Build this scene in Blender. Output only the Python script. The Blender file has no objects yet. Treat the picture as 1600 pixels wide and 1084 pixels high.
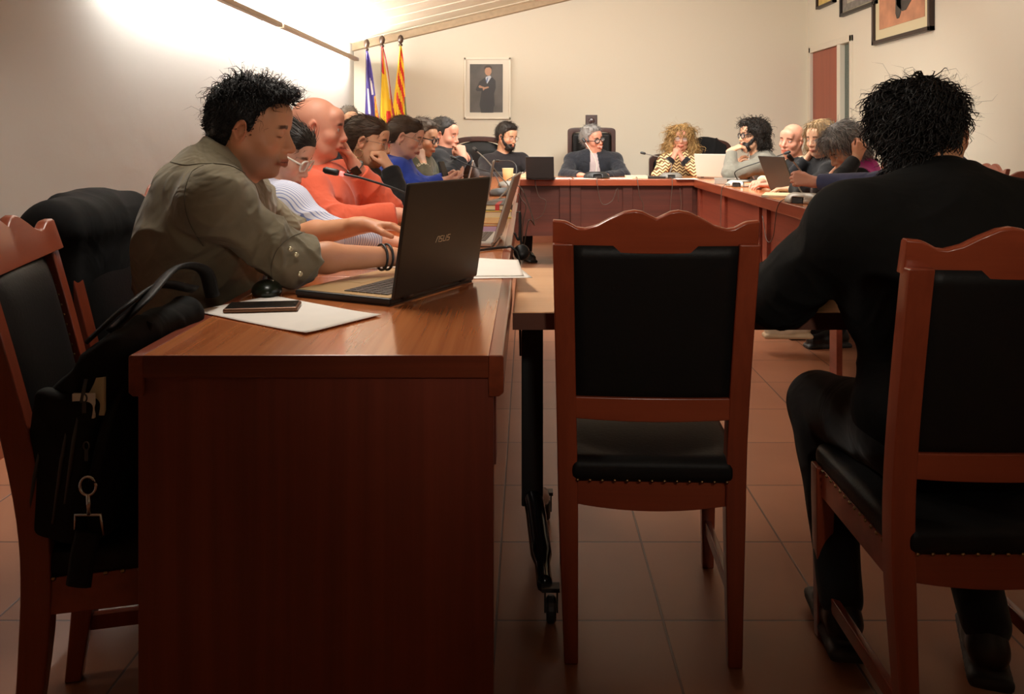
import bpy, math, random
import numpy as np
from math import pi, sin, cos, radians
from mathutils import Vector, Matrix
random.seed(7)
RNG = np.random.default_rng(7)
C = bpy.context.scene.collection
F = 1346.0; CX = 825.0; HY = 213.0; H = 1.2          # focal length (px), vanishing point, eye height
T = 0.815                                            # council desk top height

def W(px, py, Y):
    """world point seen at photo pixel px,py at distance Y"""
    return np.array([(px-CX)*Y/F, Y, H-(py-HY)*Y/F])

# ------------------------------------------------------------------ materials
def new_mat(name):
    m = bpy.data.materials.new(name); m.use_nodes = True
    nt = m.node_tree
    b = nt.nodes['Principled BSDF']
    return m, nt, b
def nd(nt, t, **kw):
    n = nt.nodes.new(t)
    for k, v in kw.items():
        if k in n.inputs: n.inputs[k].default_value = v
        else: setattr(n, k, v)
    return n
def setin(n, **kw):
    for k, v in kw.items(): n.inputs[k.replace('_', ' ')].default_value = v
def col(c): return (c[0], c[1], c[2], 1.0)
def s2l(r, g, b):
    f = lambda v: ((v/255+0.055)/1.055)**2.4 if v/255 > 0.04045 else v/255/12.92
    return (f(r), f(g), f(b))
def ramp(nt, pts):
    r = nt.nodes.new('ShaderNodeValToRGB'); e = r.color_ramp.elements
    while len(e) < len(pts): e.new(0.5)
    for k, (p, c) in enumerate(pts): e[k].position = p; e[k].color = col(c)
    return r
def coords(nt, scale=(1,1,1), rot=(0,0,0)):
    tc = nt.nodes.new('ShaderNodeTexCoord'); mp = nt.nodes.new('ShaderNodeMapping')
    mp.inputs['Scale'].default_value = scale; mp.inputs['Rotation'].default_value = rot
    nt.links.new(tc.outputs['Object'], mp.inputs['Vector'])
    return mp.outputs['Vector']
def add_bump(nt, b, vec, scale, strength, dist=0.002, detail=3, tex='ShaderNodeTexNoise'):
    n = nt.nodes.new(tex); n.inputs['Scale'].default_value = scale
    if 'Detail' in n.inputs: n.inputs['Detail'].default_value = detail
    if vec is not None: nt.links.new(vec, n.inputs['Vector'])
    bp = nt.nodes.new('ShaderNodeBump'); bp.inputs['Strength'].default_value = strength; bp.inputs['Distance'].default_value = dist
    nt.links.new(n.outputs[0], bp.inputs['Height']); nt.links.new(bp.outputs['Normal'], b.inputs['Normal'])
    return n
def plain(name, c, rough=0.5, metal=0.0, spec=0.5, bump=None, var=0.0, vscale=20, coat=0.0, sheen=0.0):
    m, nt, b = new_mat(name)
    setin(b, Base_Color=col(c), Roughness=rough, Metallic=metal)
    b.inputs['Specular IOR Level'].default_value = spec
    if coat: b.inputs['Coat Weight'].default_value = coat; b.inputs['Coat Roughness'].default_value = 0.15
    if sheen: b.inputs['Sheen Weight'].default_value = sheen; b.inputs['Sheen Roughness'].default_value = 0.5
    v = coords(nt)
    if var:
        n = nd(nt, 'ShaderNodeTexNoise', Scale=vscale, Detail=4.0); nt.links.new(v, n.inputs['Vector'])
        r = ramp(nt, [(0.3, tuple(x*(1-var) for x in c)), (0.7, tuple(min(1, x*(1+var)) for x in c))])
        nt.links.new(n.outputs[0], r.inputs[0]); nt.links.new(r.outputs[0], b.inputs['Base Color'])
    if bump: add_bump(nt, b, v, bump[0], bump[1], bump[2] if len(bump) > 2 else 0.002)
    return m
def wood(name, c1, c2, axis='z', scale=1.0, rough=0.35, coat=0.3, boards=0):
    """grain runs along axis"""
    m, nt, b = new_mat(name)
    sc = {'x': (1.4, 60, 60), 'y': (60, 1.4, 60), 'z': (60, 60, 1.4)}[axis]
    v = coords(nt, tuple(s*scale for s in sc))
    n = nd(nt, 'ShaderNodeTexNoise', Scale=1.0, Detail=5.0, Roughness=0.6, Distortion=0.12); nt.links.new(v, n.inputs['Vector'])
    v2 = coords(nt, tuple(s*scale*0.12 for s in sc))
    n2 = nd(nt, 'ShaderNodeTexNoise', Scale=1.0, Detail=2.0, Distortion=0.5); nt.links.new(v2, n2.inputs['Vector'])
    mx = nd(nt, 'ShaderNodeMath', operation='ADD'); 
    m1 = nd(nt, 'ShaderNodeMath', operation='MULTIPLY'); m1.inputs[1].default_value = 0.42
    m2 = nd(nt, 'ShaderNodeMath', operation='MULTIPLY'); m2.inputs[1].default_value = 0.58
    nt.links.new(n.outputs[0], m1.inputs[0]); nt.links.new(n2.outputs[0], m2.inputs[0])
    nt.links.new(m1.outputs[0], mx.inputs[0]); nt.links.new(m2.outputs[0], mx.inputs[1])
    r = ramp(nt, [(0.36, c2), (0.62, c1)]); nt.links.new(mx.outputs[0], r.inputs[0])
    nt.links.new(r.outputs[0], b.inputs['Base Color'])
    setin(b, Roughness=rough); b.inputs['Coat Weight'].default_value = coat; b.inputs['Coat Roughness'].default_value = 0.12
    return m
def stripes(name, c1, c2, axis, freq, duty=0.5, rough=0.85, zig=0.0, zfreq=0.0, axis2='z'):
    m, nt, b = new_mat(name)
    tc = nt.nodes.new('ShaderNodeTexCoord'); sp = nt.nodes.new('ShaderNodeSeparateXYZ'); nt.links.new(tc.outputs['Object'], sp.inputs[0])
    src = sp.outputs[axis.upper()]
    if zig:
        a = nd(nt, 'ShaderNodeMath', operation='PINGPONG'); nt.links.new(sp.outputs[axis2.upper()], a.inputs[0]); a.inputs[1].default_value = zfreq
        k = nd(nt, 'ShaderNodeMath', operation='MULTIPLY_ADD'); nt.links.new(a.outputs[0], k.inputs[0]); k.inputs[1].default_value = zig; nt.links.new(src, k.inputs[2])
        src = k.outputs[0]
    q = nd(nt, 'ShaderNodeMath', operation='MULTIPLY'); nt.links.new(src, q.inputs[0]); q.inputs[1].default_value = freq
    fr = nd(nt, 'ShaderNodeMath', operation='FRACT'); nt.links.new(q.outputs[0], fr.inputs[0])
    gt = nd(nt, 'ShaderNodeMath', operation='GREATER_THAN'); nt.links.new(fr.outputs[0], gt.inputs[0]); gt.inputs[1].default_value = duty
    mx = nt.nodes.new('ShaderNodeMix'); mx.data_type = 'RGBA'; nt.links.new(gt.outputs[0], mx.inputs[0])
    mx.inputs[6].default_value = col(c1); mx.inputs[7].default_value = col(c2)
    nt.links.new(mx.outputs[2], b.inputs['Base Color']); setin(b, Roughness=rough)
    return m
def fabric(name, c, rough=0.9, var=0.12, fold=0.35, fscale=7, weave=500, sheen=0.15):
    m, nt, b = new_mat(name)
    setin(b, Base_Color=col(c), Roughness=rough); b.inputs['Specular IOR Level'].default_value = 0.2
    b.inputs['Sheen Weight'].default_value = sheen
    v = coords(nt)
    n0 = nd(nt, 'ShaderNodeTexNoise', Scale=14.0, Detail=5.0); nt.links.new(v, n0.inputs['Vector'])
    r = ramp(nt, [(0.3, tuple(x*(1-var) for x in c)), (0.7, tuple(min(1, x*(1+var)) for x in c))])
    nt.links.new(n0.outputs[0], r.inputs[0]); nt.links.new(r.outputs[0], b.inputs['Base Color'])
    n1 = nd(nt, 'ShaderNodeTexNoise', Scale=float(fscale), Detail=2.0, Distortion=1.5); nt.links.new(v, n1.inputs['Vector'])
    n2 = nd(nt, 'ShaderNodeTexNoise', Scale=float(weave), Detail=1.0); nt.links.new(v, n2.inputs['Vector'])
    b1 = nt.nodes.new('ShaderNodeBump'); b1.inputs['Strength'].default_value = fold; b1.inputs['Distance'].default_value = 0.02
    b2 = nt.nodes.new('ShaderNodeBump'); b2.inputs['Strength'].default_value = 0.15; b2.inputs['Distance'].default_value = 0.001
    nt.links.new(n1.outputs[0], b1.inputs['Height']); nt.links.new(n2.outputs[0], b2.inputs['Height'])
    nt.links.new(b1.outputs[0], b2.inputs['Normal']); nt.links.new(b2.outputs[0], b.inputs['Normal'])
    return m
def emit(name, c, s):
    m, nt, b = new_mat(name)
    setin(b, Base_Color=col(c)); b.inputs['Emission Color'].default_value = col(c); b.inputs['Emission Strength'].default_value = s
    return m

# ------------------------------------------------------------------ mesh builder
def rotm(rz=0, rx=0, ry=0):
    return np.array(Matrix.Rotation(rz, 3, 'Z') @ Matrix.Rotation(rx, 3, 'X') @ Matrix.Rotation(ry, 3, 'Y'))
class MB:
    def __init__(s): s.v = []; s.f = []; s.m = []; s.M = np.eye(3); s.t = np.zeros(3); s.mi = 0
    def at(s, t=(0,0,0), M=None): s.t = np.array(t, float); s.M = np.eye(3) if M is None else M; return s
    def add(s, vs, fs, mi=None):
        k = len(s.v)
        for p in vs: s.v.append(s.M @ np.asarray(p, float) + s.t)
        for f in fs: s.f.append([k+i for i in f]); s.m.append(s.mi if mi is None else mi)
        return s
    def box(s, x0, x1, y0, y1, z0, z1, mi=None):
        return s.add([(x0,y0,z0),(x1,y0,z0),(x1,y1,z0),(x0,y1,z0),(x0,y0,z1),(x1,y0,z1),(x1,y1,z1),(x0,y1,z1)],
                     [(0,3,2,1),(4,5,6,7),(0,1,5,4),(1,2,6,5),(2,3,7,6),(3,0,4,7)], mi)
    def loft(s, rings, closed=True, cap=True, mi=None):
        n = len(rings[0]); vs = [p for r in rings for p in r]; fs = []
        for i in range(len(rings)-1):
            for j in range(n if closed else n-1):
                a = i*n+j; b = i*n+(j+1) % n
                fs.append((a, b, b+n, a+n))
        if cap and closed:
            fs.append(tuple(range(n))[::-1]); fs.append(tuple((len(rings)-1)*n+j for j in range(n)))
        return s.add(vs, fs, mi)
    def tube(s, pts, r, n=8, mi=None, cap=True, flat=1.0):
        pts = [np.asarray(p, float) for p in pts]; rs = r if hasattr(r, '__len__') else [r]*len(pts)
        up = None; rings = []
        for i, p in enumerate(pts):
            d = pts[min(i+1, len(pts)-1)] - pts[max(i-1, 0)]; d = d/(np.linalg.norm(d)+1e-9)
            if up is None:
                up = np.array([0,0,1.]) if abs(d[2]) < 0.9 else np.array([0,1.,0])
            a = np.cross(d, up); a /= np.linalg.norm(a)+1e-9; up = np.cross(a, d)
            rings.append([p+rs[i]*(cos(t)*a+sin(t)*up*flat) for t in [2*pi*k/n for k in range(n)]])
        return s.loft(rings, True, cap, mi)
    def lathe(s, prof, n=20, mi=None, c=(0,0,0)):
        rings = [[(c[0]+r*cos(2*pi*k/n), c[1]+r*sin(2*pi*k/n), c[2]+z) for k in range(n)] for r, z in prof]
        return s.loft(rings, True, True, mi)
    def prism(s, poly, d0, d1, ax='y', mi=None):
        """poly in the plane across ax, extruded d0..d1 along ax"""
        def p3(p, d):
            return {'y': (p[0], d, p[1]), 'x': (d, p[0], p[1]), 'z': (p[0], p[1], d)}[ax]
        return s.loft([[p3(p, d0) for p in poly], [p3(p, d1) for p in poly]], True, True, mi)
    def ball(s, c, r, n=12, mi=None):
        r = np.array([r]*3 if not hasattr(r, '__len__') else r, float)
        rings = []
        for i in range(1, n):
            a = pi*i/n
            rings.append([(c[0]+r[0]*sin(a)*cos(2*pi*k/(2*n)), c[1]+r[1]*sin(a)*sin(2*pi*k/(2*n)), c[2]-r[2]*cos(a)) for k in range(2*n)])
        return s.loft(rings, True, True, mi)
    def sheet(s, fn, nu, nv, thick=0.0, mi=None):
        vs = [fn(i/nu, j/nv) for j in range(nv+1) for i in range(nu+1)]
        fs = [(j*(nu+1)+i, j*(nu+1)+i+1, (j+1)*(nu+1)+i+1, (j+1)*(nu+1)+i) for j in range(nv) for i in range(nu)]
        return s.add(vs, fs, mi)
    def obj(s, name, mats, parent=None, loc=None, smooth=False, bevel=0, solid=0, subsurf=0, seg=2):
        return mesh_obj(name, np.array(s.v), s.f, mats, parent, s.m, smooth, bevel, solid, loc, subsurf, seg)

def vcol(o, c):
    a = o.data.color_attributes.new('tint', 'FLOAT_COLOR', 'POINT'); a.data.foreach_set('color', np.concatenate([c, np.ones((len(c), 1))], 1).astype(np.float32).ravel())

def mesh_obj(name, v, f, mats, parent=None, mi=None, smooth=False, bevel=0, solid=0, loc=None, subsurf=0, seg=2):
    me = bpy.data.meshes.new(name)
    v = np.asarray(v, float)
    if loc is not None: v = v - np.asarray(loc, float)
    if isinstance(f, np.ndarray):
        nf, k = f.shape
        me.vertices.add(len(v)); me.vertices.foreach_set('co', v.ravel())
        me.loops.add(nf*k); me.loops.foreach_set('vertex_index', f.ravel().astype(np.int32))
        me.polygons.add(nf); me.polygons.foreach_set('loop_start', np.arange(0, nf*k, k, dtype=np.int32))
        me.update(calc_edges=True); me.validate()
    else:
        me.from_pydata([tuple(p) for p in v], [], f)
    mats = mats if isinstance(mats, (list, tuple)) else [mats]
    for m in mats: me.materials.append(m)
    if mi is not None and len(mats) > 1 and len(mi) == len(me.polygons): me.polygons.foreach_set('material_index', np.asarray(mi, np.int32))
    if smooth: me.polygons.foreach_set('use_smooth', [True]*len(me.polygons))
    me.update()
    o = bpy.data.objects.new(name, me); C.objects.link(o)
    if loc is not None: o.location = tuple(loc)
    if parent is not None:
        o.parent = parent
    if bevel:
        b = o.modifiers.new('bevel', 'BEVEL'); b.width = bevel; b.segments = seg; b.limit_method = 'ANGLE'; b.angle_limit = radians(40)
        if not smooth:
            me.polygons.foreach_set('use_smooth', [True]*len(me.polygons))
            w = o.modifiers.new('wn', 'WEIGHTED_NORMAL'); w.keep_sharp = True
    if solid: q = o.modifiers.new('solid', 'SOLIDIFY'); q.thickness = solid; q.offset = 0
    if subsurf: q = o.modifiers.new('sub', 'SUBSURF'); q.levels = subsurf; q.render_levels = subsurf
    return o
def fix_normals(o):
    import bmesh
    bm = bmesh.new(); bm.from_mesh(o.data); bmesh.ops.recalc_face_normals(bm, faces=bm.faces[:]); bm.to_mesh(o.data); bm.free()
    return o
def thing(name, label, cat, loc=(0,0,0), rz=0, group=None):
    o = bpy.data.objects.new(name, None); C.objects.link(o); o.empty_display_size = 0.1
    o.location = tuple(loc); o.rotation_euler = (0,0,rz); o['label'] = label; o['category'] = cat
    if group: o['group'] = group
    return o
def tag(o, label, cat, group=None):
    o['label'] = label; o['category'] = cat
    if group: o['group'] = group
    return o
def struct(o): o['kind'] = 'structure'; return o
def copy_tree(o, parent=None):
    c = o.copy(); C.objects.link(c); c.parent = parent
    for ch in list(o.children): copy_tree(ch, c)
    return c
def bez(p0, p1, p2, p3, n=16):
    p0, p1, p2, p3 = [np.asarray(p, float) for p in (p0, p1, p2, p3)]
    return [(1-t)**3*p0+3*(1-t)**2*t*p1+3*(1-t)*t*t*p2+t**3*p3 for t in [i/n for i in range(n+1)]]
def spline(pts, n=8):
    """Catmull-Rom through pts"""
    P = [np.asarray(p, float) for p in pts]; P = [2*P[0]-P[1]]+P+[2*P[-1]-P[-2]]; out = []
    for i in range(1, len(P)-2):
        for k in range(n):
            t = k/n
            out.append(0.5*((2*P[i])+(-P[i-1]+P[i+1])*t+(2*P[i-1]-5*P[i]+4*P[i+1]-P[i+2])*t*t+(-P[i-1]+3*P[i]-3*P[i+1]+P[i+2])*t**3))
    out.append(P[-2]); return out

# ------------------------------------------------------------------ implicit surfaces (bodies, clothes, hair)
def unit(v): v = np.asarray(v, float); return v/(np.linalg.norm(v)+1e-12)
class SDF:
    def __init__(s): s.p = []; s.disp = None; s.R = np.eye(3); s.o = np.zeros(3); s.sc = 1.0
    def frame(s, o=(0,0,0), R=None, sc=1.0): s.o = np.asarray(o, float); s.R = np.eye(3) if R is None else R; s.sc = sc; return s
    def _w(s, p): return s.R @ (np.asarray(p, float)*s.sc) + s.o
    def cap(s, a, b, ra, rb=None, k=0.02, tag=0, sub=False, flat=None):
        rb = ra if rb is None else rb
        fl = None
        if flat is not None: fl = (s.R @ unit(flat[0]), flat[1])
        s.p.append(('c', s._w(a), s._w(b), ra*s.sc, rb*s.sc, k*s.sc, tag, sub, fl)); return s
    def cone(s, a, b, ra, rb, k=0.01, tag=0, sub=False):
        s.p.append(('k', s._w(a), s._w(b), ra*s.sc, rb*s.sc, k*s.sc, tag, sub, None)); return s
    def ell(s, c, r, k=0.02, tag=0, sub=False, R=None):
        RR = s.R if R is None else s.R @ R
        s.p.append(('e', s._w(c), RR, np.asarray(r, float)*s.sc, 0, k*s.sc, tag, sub, None)); return s
    def box(s, c, h, rad=0.01, k=0.01, tag=0, sub=False, R=None):
        RR = s.R if R is None else s.R @ R
        s.p.append(('b', s._w(c), RR, np.asarray(h, float)*s.sc, rad*s.sc, k*s.sc, tag, sub, None)); return s
    @staticmethod
    def dist(q, P):
        if q[0] == 'c':
            a, b, ra, rb = q[1:5]; ba = b-a; pa = P-a
            if q[8] is not None:
                n, f = q[8]
                n = unit(n - ba*np.dot(n, ba)/(np.dot(ba, ba)+1e-12)) if np.dot(ba, ba) > 1e-8 else n
                pa = pa + np.outer(pa@n, n)*(1.0/f-1.0)
            t = np.clip(pa@ba/(ba@ba+1e-12), 0, 1)
            d = np.linalg.norm(pa-np.outer(t, ba), axis=1)-(ra+(rb-ra)*t)
            return d
        if q[0] == 'k':
            a, b, ra, rb = q[1:5]; L = np.linalg.norm(b-a); u = (b-a)/L; pa = P-a; x = pa@u
            r = np.linalg.norm(pa-np.outer(x, u), axis=1); t = np.clip(x/L, 0, 1)
            d1 = r-(ra+(rb-ra)*t); d2 = np.abs(x-L/2)-L/2; rd = 0.006
            o = np.sqrt(np.maximum(d1+rd, 0)**2+np.maximum(d2+rd, 0)**2)+np.minimum(np.maximum(d1+rd, d2+rd), 0)-rd
            return o
        if q[0] == 'e':
            l = (P-q[1])@q[2]; r = q[3]; k0 = np.linalg.norm(l/r, axis=1); k1 = np.linalg.norm(l/(r*r), axis=1)
            return np.where(k0 < 1e-3, -r.min(), k0*(k0-1)/np.maximum(k1, 1e-9))
        l = np.abs((P-q[1])@q[2])-(q[3]-q[4])
        return np.linalg.norm(np.maximum(l, 0), axis=1)+np.minimum(l.max(1), 0)-q[4]
    def eval(s, P, idx, want=False):
        d = np.full(len(P), 1e3); best = np.full(len(P), 1e3); tg = np.zeros(len(P), np.int32)
        for i in idx:
            q = s.p[i]; x = s.dist(q, P); k = max(q[5], 1e-5)
            if q[7]:
                h = np.clip(0.5-0.5*(d+x)/k, 0, 1); nd_ = d+(-x-d)*h+k*h*(1-h)
                if want and q[6] >= 0:
                    w = h > 0.5; tg[w] = q[6]
                d = nd_
            else:
                h = np.clip(0.5+0.5*(d-x)/k, 0, 1); d = d+(x-d)*h-k*h*(1-h)
                if want:
                    w = x < best; best[w] = x[w]; tg[w] = q[6]
        return (d, tg) if want else d
    def mesh(s, res, n=12, pad=0.02):
        lo = np.full(3, 1e9); hi = -lo
        for q in s.p:
            if q[7]: continue
            if q[0] in 'ck': m = max(q[3], q[4]); a = np.minimum(q[1], q[2])-m; b = np.maximum(q[1], q[2])+m
            elif q[0] == 'e': m = q[3].max(); a = q[1]-m; b = q[1]+m
            else: m = np.linalg.norm(q[3]); a = q[1]-m; b = q[1]+m
            lo = np.minimum(lo, a); hi = np.maximum(hi, b)
        lo -= pad; hi += pad
        N = np.ceil((hi-lo)/(res*n)).astype(int)
        G = np.stack(np.meshgrid(*[np.arange(k) for k in N], indexing='ij'), -1).reshape(-1, 3)
        cen = lo+(G+0.5)*n*res; hd = n*res*0.5*1.7321
        D = np.stack([s.dist(q, cen) for q in s.p], 1); ks = np.array([q[5] for q in s.p]); sub = np.array([q[7] for q in s.p])
        near = D < (hd*1.25+ks+0.012)[None, :] if False else D < (hd*1.3+0.012)+ks[None, :]
        Du = np.where(sub[None, :], 1e3, D)
        act = (Du.min(1) < hd*1.3+0.015+ks.max()*0.3) & (Du.min(1) > -hd*1.6-0.02)
        # keep blocks a subtraction may open up
        if sub.any(): act |= (Du.min(1) < hd) & (np.where(sub[None, :], D, 1e3).min(1) < hd)
        S = (N*n+2).astype(np.int64)
        g1 = np.arange(n+1); gp = np.stack(np.meshgrid(g1, g1, g1, indexing='ij'), -1).reshape(-1, 3)
        VK = []; VP = []; VT = []; FK = []
        key = lambda c: (c[..., 0]*S[1]+c[..., 1])*S[2]+c[..., 2]
        off = np.array([[i, j, k] for i in (0,1) for j in (0,1) for k in (0,1)])
        E = [(0,1),(2,3),(4,5),(6,7),(0,2),(1,3),(4,6),(5,7),(0,4),(1,5),(2,6),(3,7)]
        for bi in np.nonzero(act)[0]:
            idx = np.nonzero(near[bi])[0]
            if not len(idx): continue
            base = G[bi]*n
            P = lo+(base+gp)*res
            d = s.eval(P, idx)
            if d.min() > 0 or d.max() <= 0: continue
            V = d.reshape(n+1, n+1, n+1); ins = V < 0
            cs = sum(ins[o[0]:n+o[0], o[1]:n+o[1], o[2]:n+o[2]].astype(np.int8) for o in off)
            cells = np.argwhere((cs > 0) & (cs < 8))
            if len(cells) == 0: continue
            cv = np.stack([V[cells[:,0]+o[0], cells[:,1]+o[1], cells[:,2]+o[2]] for o in off], 1)
            acc = np.zeros((len(cells), 3)); cnt = np.zeros(len(cells))
            for a, b in E:
                m = (cv[:, a] < 0) != (cv[:, b] < 0)
                t = cv[:, a]/(cv[:, a]-cv[:, b]+1e-20)
                p = off[a]+t[:, None]*(off[b]-off[a])
                acc[m] += p[m]; cnt[m] += 1
            gc = base+cells; pos = lo+(gc+acc/cnt[:, None])*res
            VK.append(key(gc+1)); VP.append(pos)
            _, tg = s.eval(pos, idx, True); VT.append(tg)
            for ax in range(3):
                sl0 = [slice(0, n)]*3; sl1 = [slice(0, n)]*3; sl1[ax] = slice(1, n+1)
                a = ins[tuple(sl0)]; b = ins[tuple(sl1)]
                e = np.argwhere(a != b)
                if not len(e): continue
                fl = a[e[:,0], e[:,1], e[:,2]]
                u = (ax+1) % 3; w = (ax+2) % 3
                du = np.zeros(3, int); du[u] = 1; dw = np.zeros(3, int); dw[w] = 1
                c = base+e+1
                q = np.stack([key(c-du-dw), key(c-dw), key(c), key(c-du)], 1)
                q[~fl] = q[~fl][:, ::-1]
                FK.append(q)
        VK = np.concatenate(VK); VP = np.concatenate(VP); VT = np.concatenate(VT)
        uk, ui = np.unique(VK, return_index=True); VP = VP[ui]; VT = VT[ui]
        FK = np.concatenate(FK); ix = np.searchsorted(uk, FK); ix = np.minimum(ix, len(uk)-1)
        ok = (uk[ix] == FK).all(1); ix = ix[ok]
        # light smoothing
        cnt = np.zeros(len(VP)); acc = np.zeros_like(VP)
        for a, b in ((0,1),(1,2),(2,3),(3,0)):
            np.add.at(acc, ix[:, a], VP[ix[:, b]]); np.add.at(cnt, ix[:, a], 1)
        m = cnt > 0; VP[m] = VP[m]*0.6+0.4*acc[m]/cnt[m][:, None]
        ft = VT[ix[:, 0]]; ix = ix.astype(np.int32)
        if s.disp is not None: VP = VP-vnormals(VP, ix)*s.disp(VP)[:, None]
        return VP, ix, ft
def vnormals(V, Fq):
    n = np.cross(V[Fq[:,2]]-V[Fq[:,0]], V[Fq[:,3]]-V[Fq[:,1]]); N = np.zeros_like(V)
    for k in range(4): np.add.at(N, Fq[:, k], n)
    return N/(np.linalg.norm(N, axis=1)[:, None]+1e-12)
def sstep(a, b, x): t = np.clip((x-a)/(b-a), 0, 1); return t*t*(3-2*t)
def ridge(P, f, seed): return (1-np.abs(wav(P, f, seed))*1.6).clip(0, 1)**2
def wav(P, f, seed):
    r = np.random.default_rng(seed); o = np.zeros(len(P))
    for i in range(5):
        k = r.normal(size=3); k = k/np.linalg.norm(k)*f*(0.6+0.9*r.random()); o += np.sin(P@k+r.random()*6.28+1.3*np.sin(P@r.normal(size=3)*f*0.5))
    return o/5
def strands(roots, dirs, norms, L, w, seg=5, lift=0.3, curl=0.0, cf=2.0, droop=0.0, seed=1, jitter=0.3):
    """thin tapered three-sided locks; returns verts, quad faces"""
    r = np.random.default_rng(seed); n = len(roots)
    L = L*(0.6+0.8*r.random(n)); d = dirs+r.normal(size=(n,3))*jitter; d /= np.linalg.norm(d, axis=1)[:, None]+1e-9
    side = np.cross(d, norms); side /= np.linalg.norm(side, axis=1)[:, None]+1e-9
    ph = r.random(n)*6.28; pts = []; p = roots.copy(); cur = d+norms*lift
    for i in range(seg+1):
        t = i/seg
        q = p+side*(curl*L*np.sin(ph+t*cf*6.28)*t)[:, None]+norms*(curl*L*np.cos(ph+t*cf*6.28)*t)[:, None]
        pts.append(q)
        c = cur/(np.linalg.norm(cur, axis=1)[:, None]+1e-9); p = p+c*(L/seg)[:, None]
        cur = cur-norms*(lift*1.3/seg); cur[:, 2] -= droop/seg
    V = []; 
    for i, q in enumerate(pts):
        t = i/seg; ww = w*(1-t)**0.7+w*0.08
        for a in range(3):
            an = a*2.094
            V.append(q+side*(ww*cos(an))+norms*(ww*0.7*sin(an)))
    V = np.stack(V, 1)  # n, (seg+1)*3, 3
    m = (seg+1)*3; F_ = []
    for i in range(seg):
        for a in range(3):
            b = (a+1) % 3; F_.append([i*3+a, i*3+b, (i+1)*3+b, (i+1)*3+a])
    F_ = np.array(F_); FF = (np.arange(n)[:, None, None]*m+F_[None]).reshape(-1, 4)
    return V.reshape(-1, 3), FF
# ------------------------------------------------------------------ materials of the place
M_wall = plain('plaster_wall', s2l(224, 222, 216), 0.92, bump=(9, 0.15, 0.010), spec=0.1)
M_wallr = plain('painted_wall', s2l(228, 218, 198), 0.85, bump=(40, 0.1, 0.004), spec=0.1)
M_white = plain('white_paint', s2l(225, 215, 195), 0.5)
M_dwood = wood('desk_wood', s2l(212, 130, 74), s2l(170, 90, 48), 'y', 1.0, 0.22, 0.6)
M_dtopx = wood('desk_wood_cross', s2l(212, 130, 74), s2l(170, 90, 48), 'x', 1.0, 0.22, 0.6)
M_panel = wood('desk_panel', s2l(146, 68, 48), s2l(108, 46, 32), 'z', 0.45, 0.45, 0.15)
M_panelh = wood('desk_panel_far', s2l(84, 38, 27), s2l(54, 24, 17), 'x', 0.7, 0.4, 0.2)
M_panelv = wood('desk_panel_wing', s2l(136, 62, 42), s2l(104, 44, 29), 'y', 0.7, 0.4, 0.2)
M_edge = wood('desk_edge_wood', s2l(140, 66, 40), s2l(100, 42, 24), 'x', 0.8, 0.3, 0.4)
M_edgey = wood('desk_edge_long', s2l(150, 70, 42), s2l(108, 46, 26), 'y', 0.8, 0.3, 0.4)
M_cwood = wood('chair_wood', s2l(158, 72, 44), s2l(120, 50, 30), 'z', 0.45, 0.32, 0.4)
M_cwoodx = wood('chair_wood_rail', s2l(162, 74, 45), s2l(124, 52, 31), 'x', 0.45, 0.32, 0.4)
M_dark = wood('dark_walnut', s2l(70, 36, 26), s2l(44, 22, 16), 'z', 0.8, 0.35, 0.3)
M_leather = plain('black_leather', (0.009, 0.008, 0.0075), 0.5, spec=0.18, bump=(120, 0.25, 0.002))
M_brass = plain('brass_nail', (0.35, 0.22, 0.10), 0.35, 1.0)
M_black = plain('black_plastic', (0.012, 0.012, 0.012), 0.45)
M_blackg = plain('gloss_black', (0.01, 0.01, 0.01), 0.18)
M_lam = wood('pale_laminate', s2l(226, 176, 132), s2l(214, 160, 116), 'x', 0.5, 0.4, 0.1)
M_darkedge = plain('dark_laminate_edge', s2l(92, 52, 36), 0.5)
M_chrome = plain('chrome', (0.6, 0.6, 0.6), 0.15, 1.0)
M_grey = plain('grey_plastic', s2l(120, 116, 108), 0.4)
M_silver = plain('silver_plastic', s2l(185, 178, 165), 0.35, 0.3)
M_dkgrey = plain('dark_grey_plastic', s2l(62, 60, 58), 0.5)
M_paper = plain('white_paper', s2l(245, 238, 228), 0.8, var=0.02)
M_cream = plain('cream_paper', s2l(222, 208, 170), 0.8)

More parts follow.
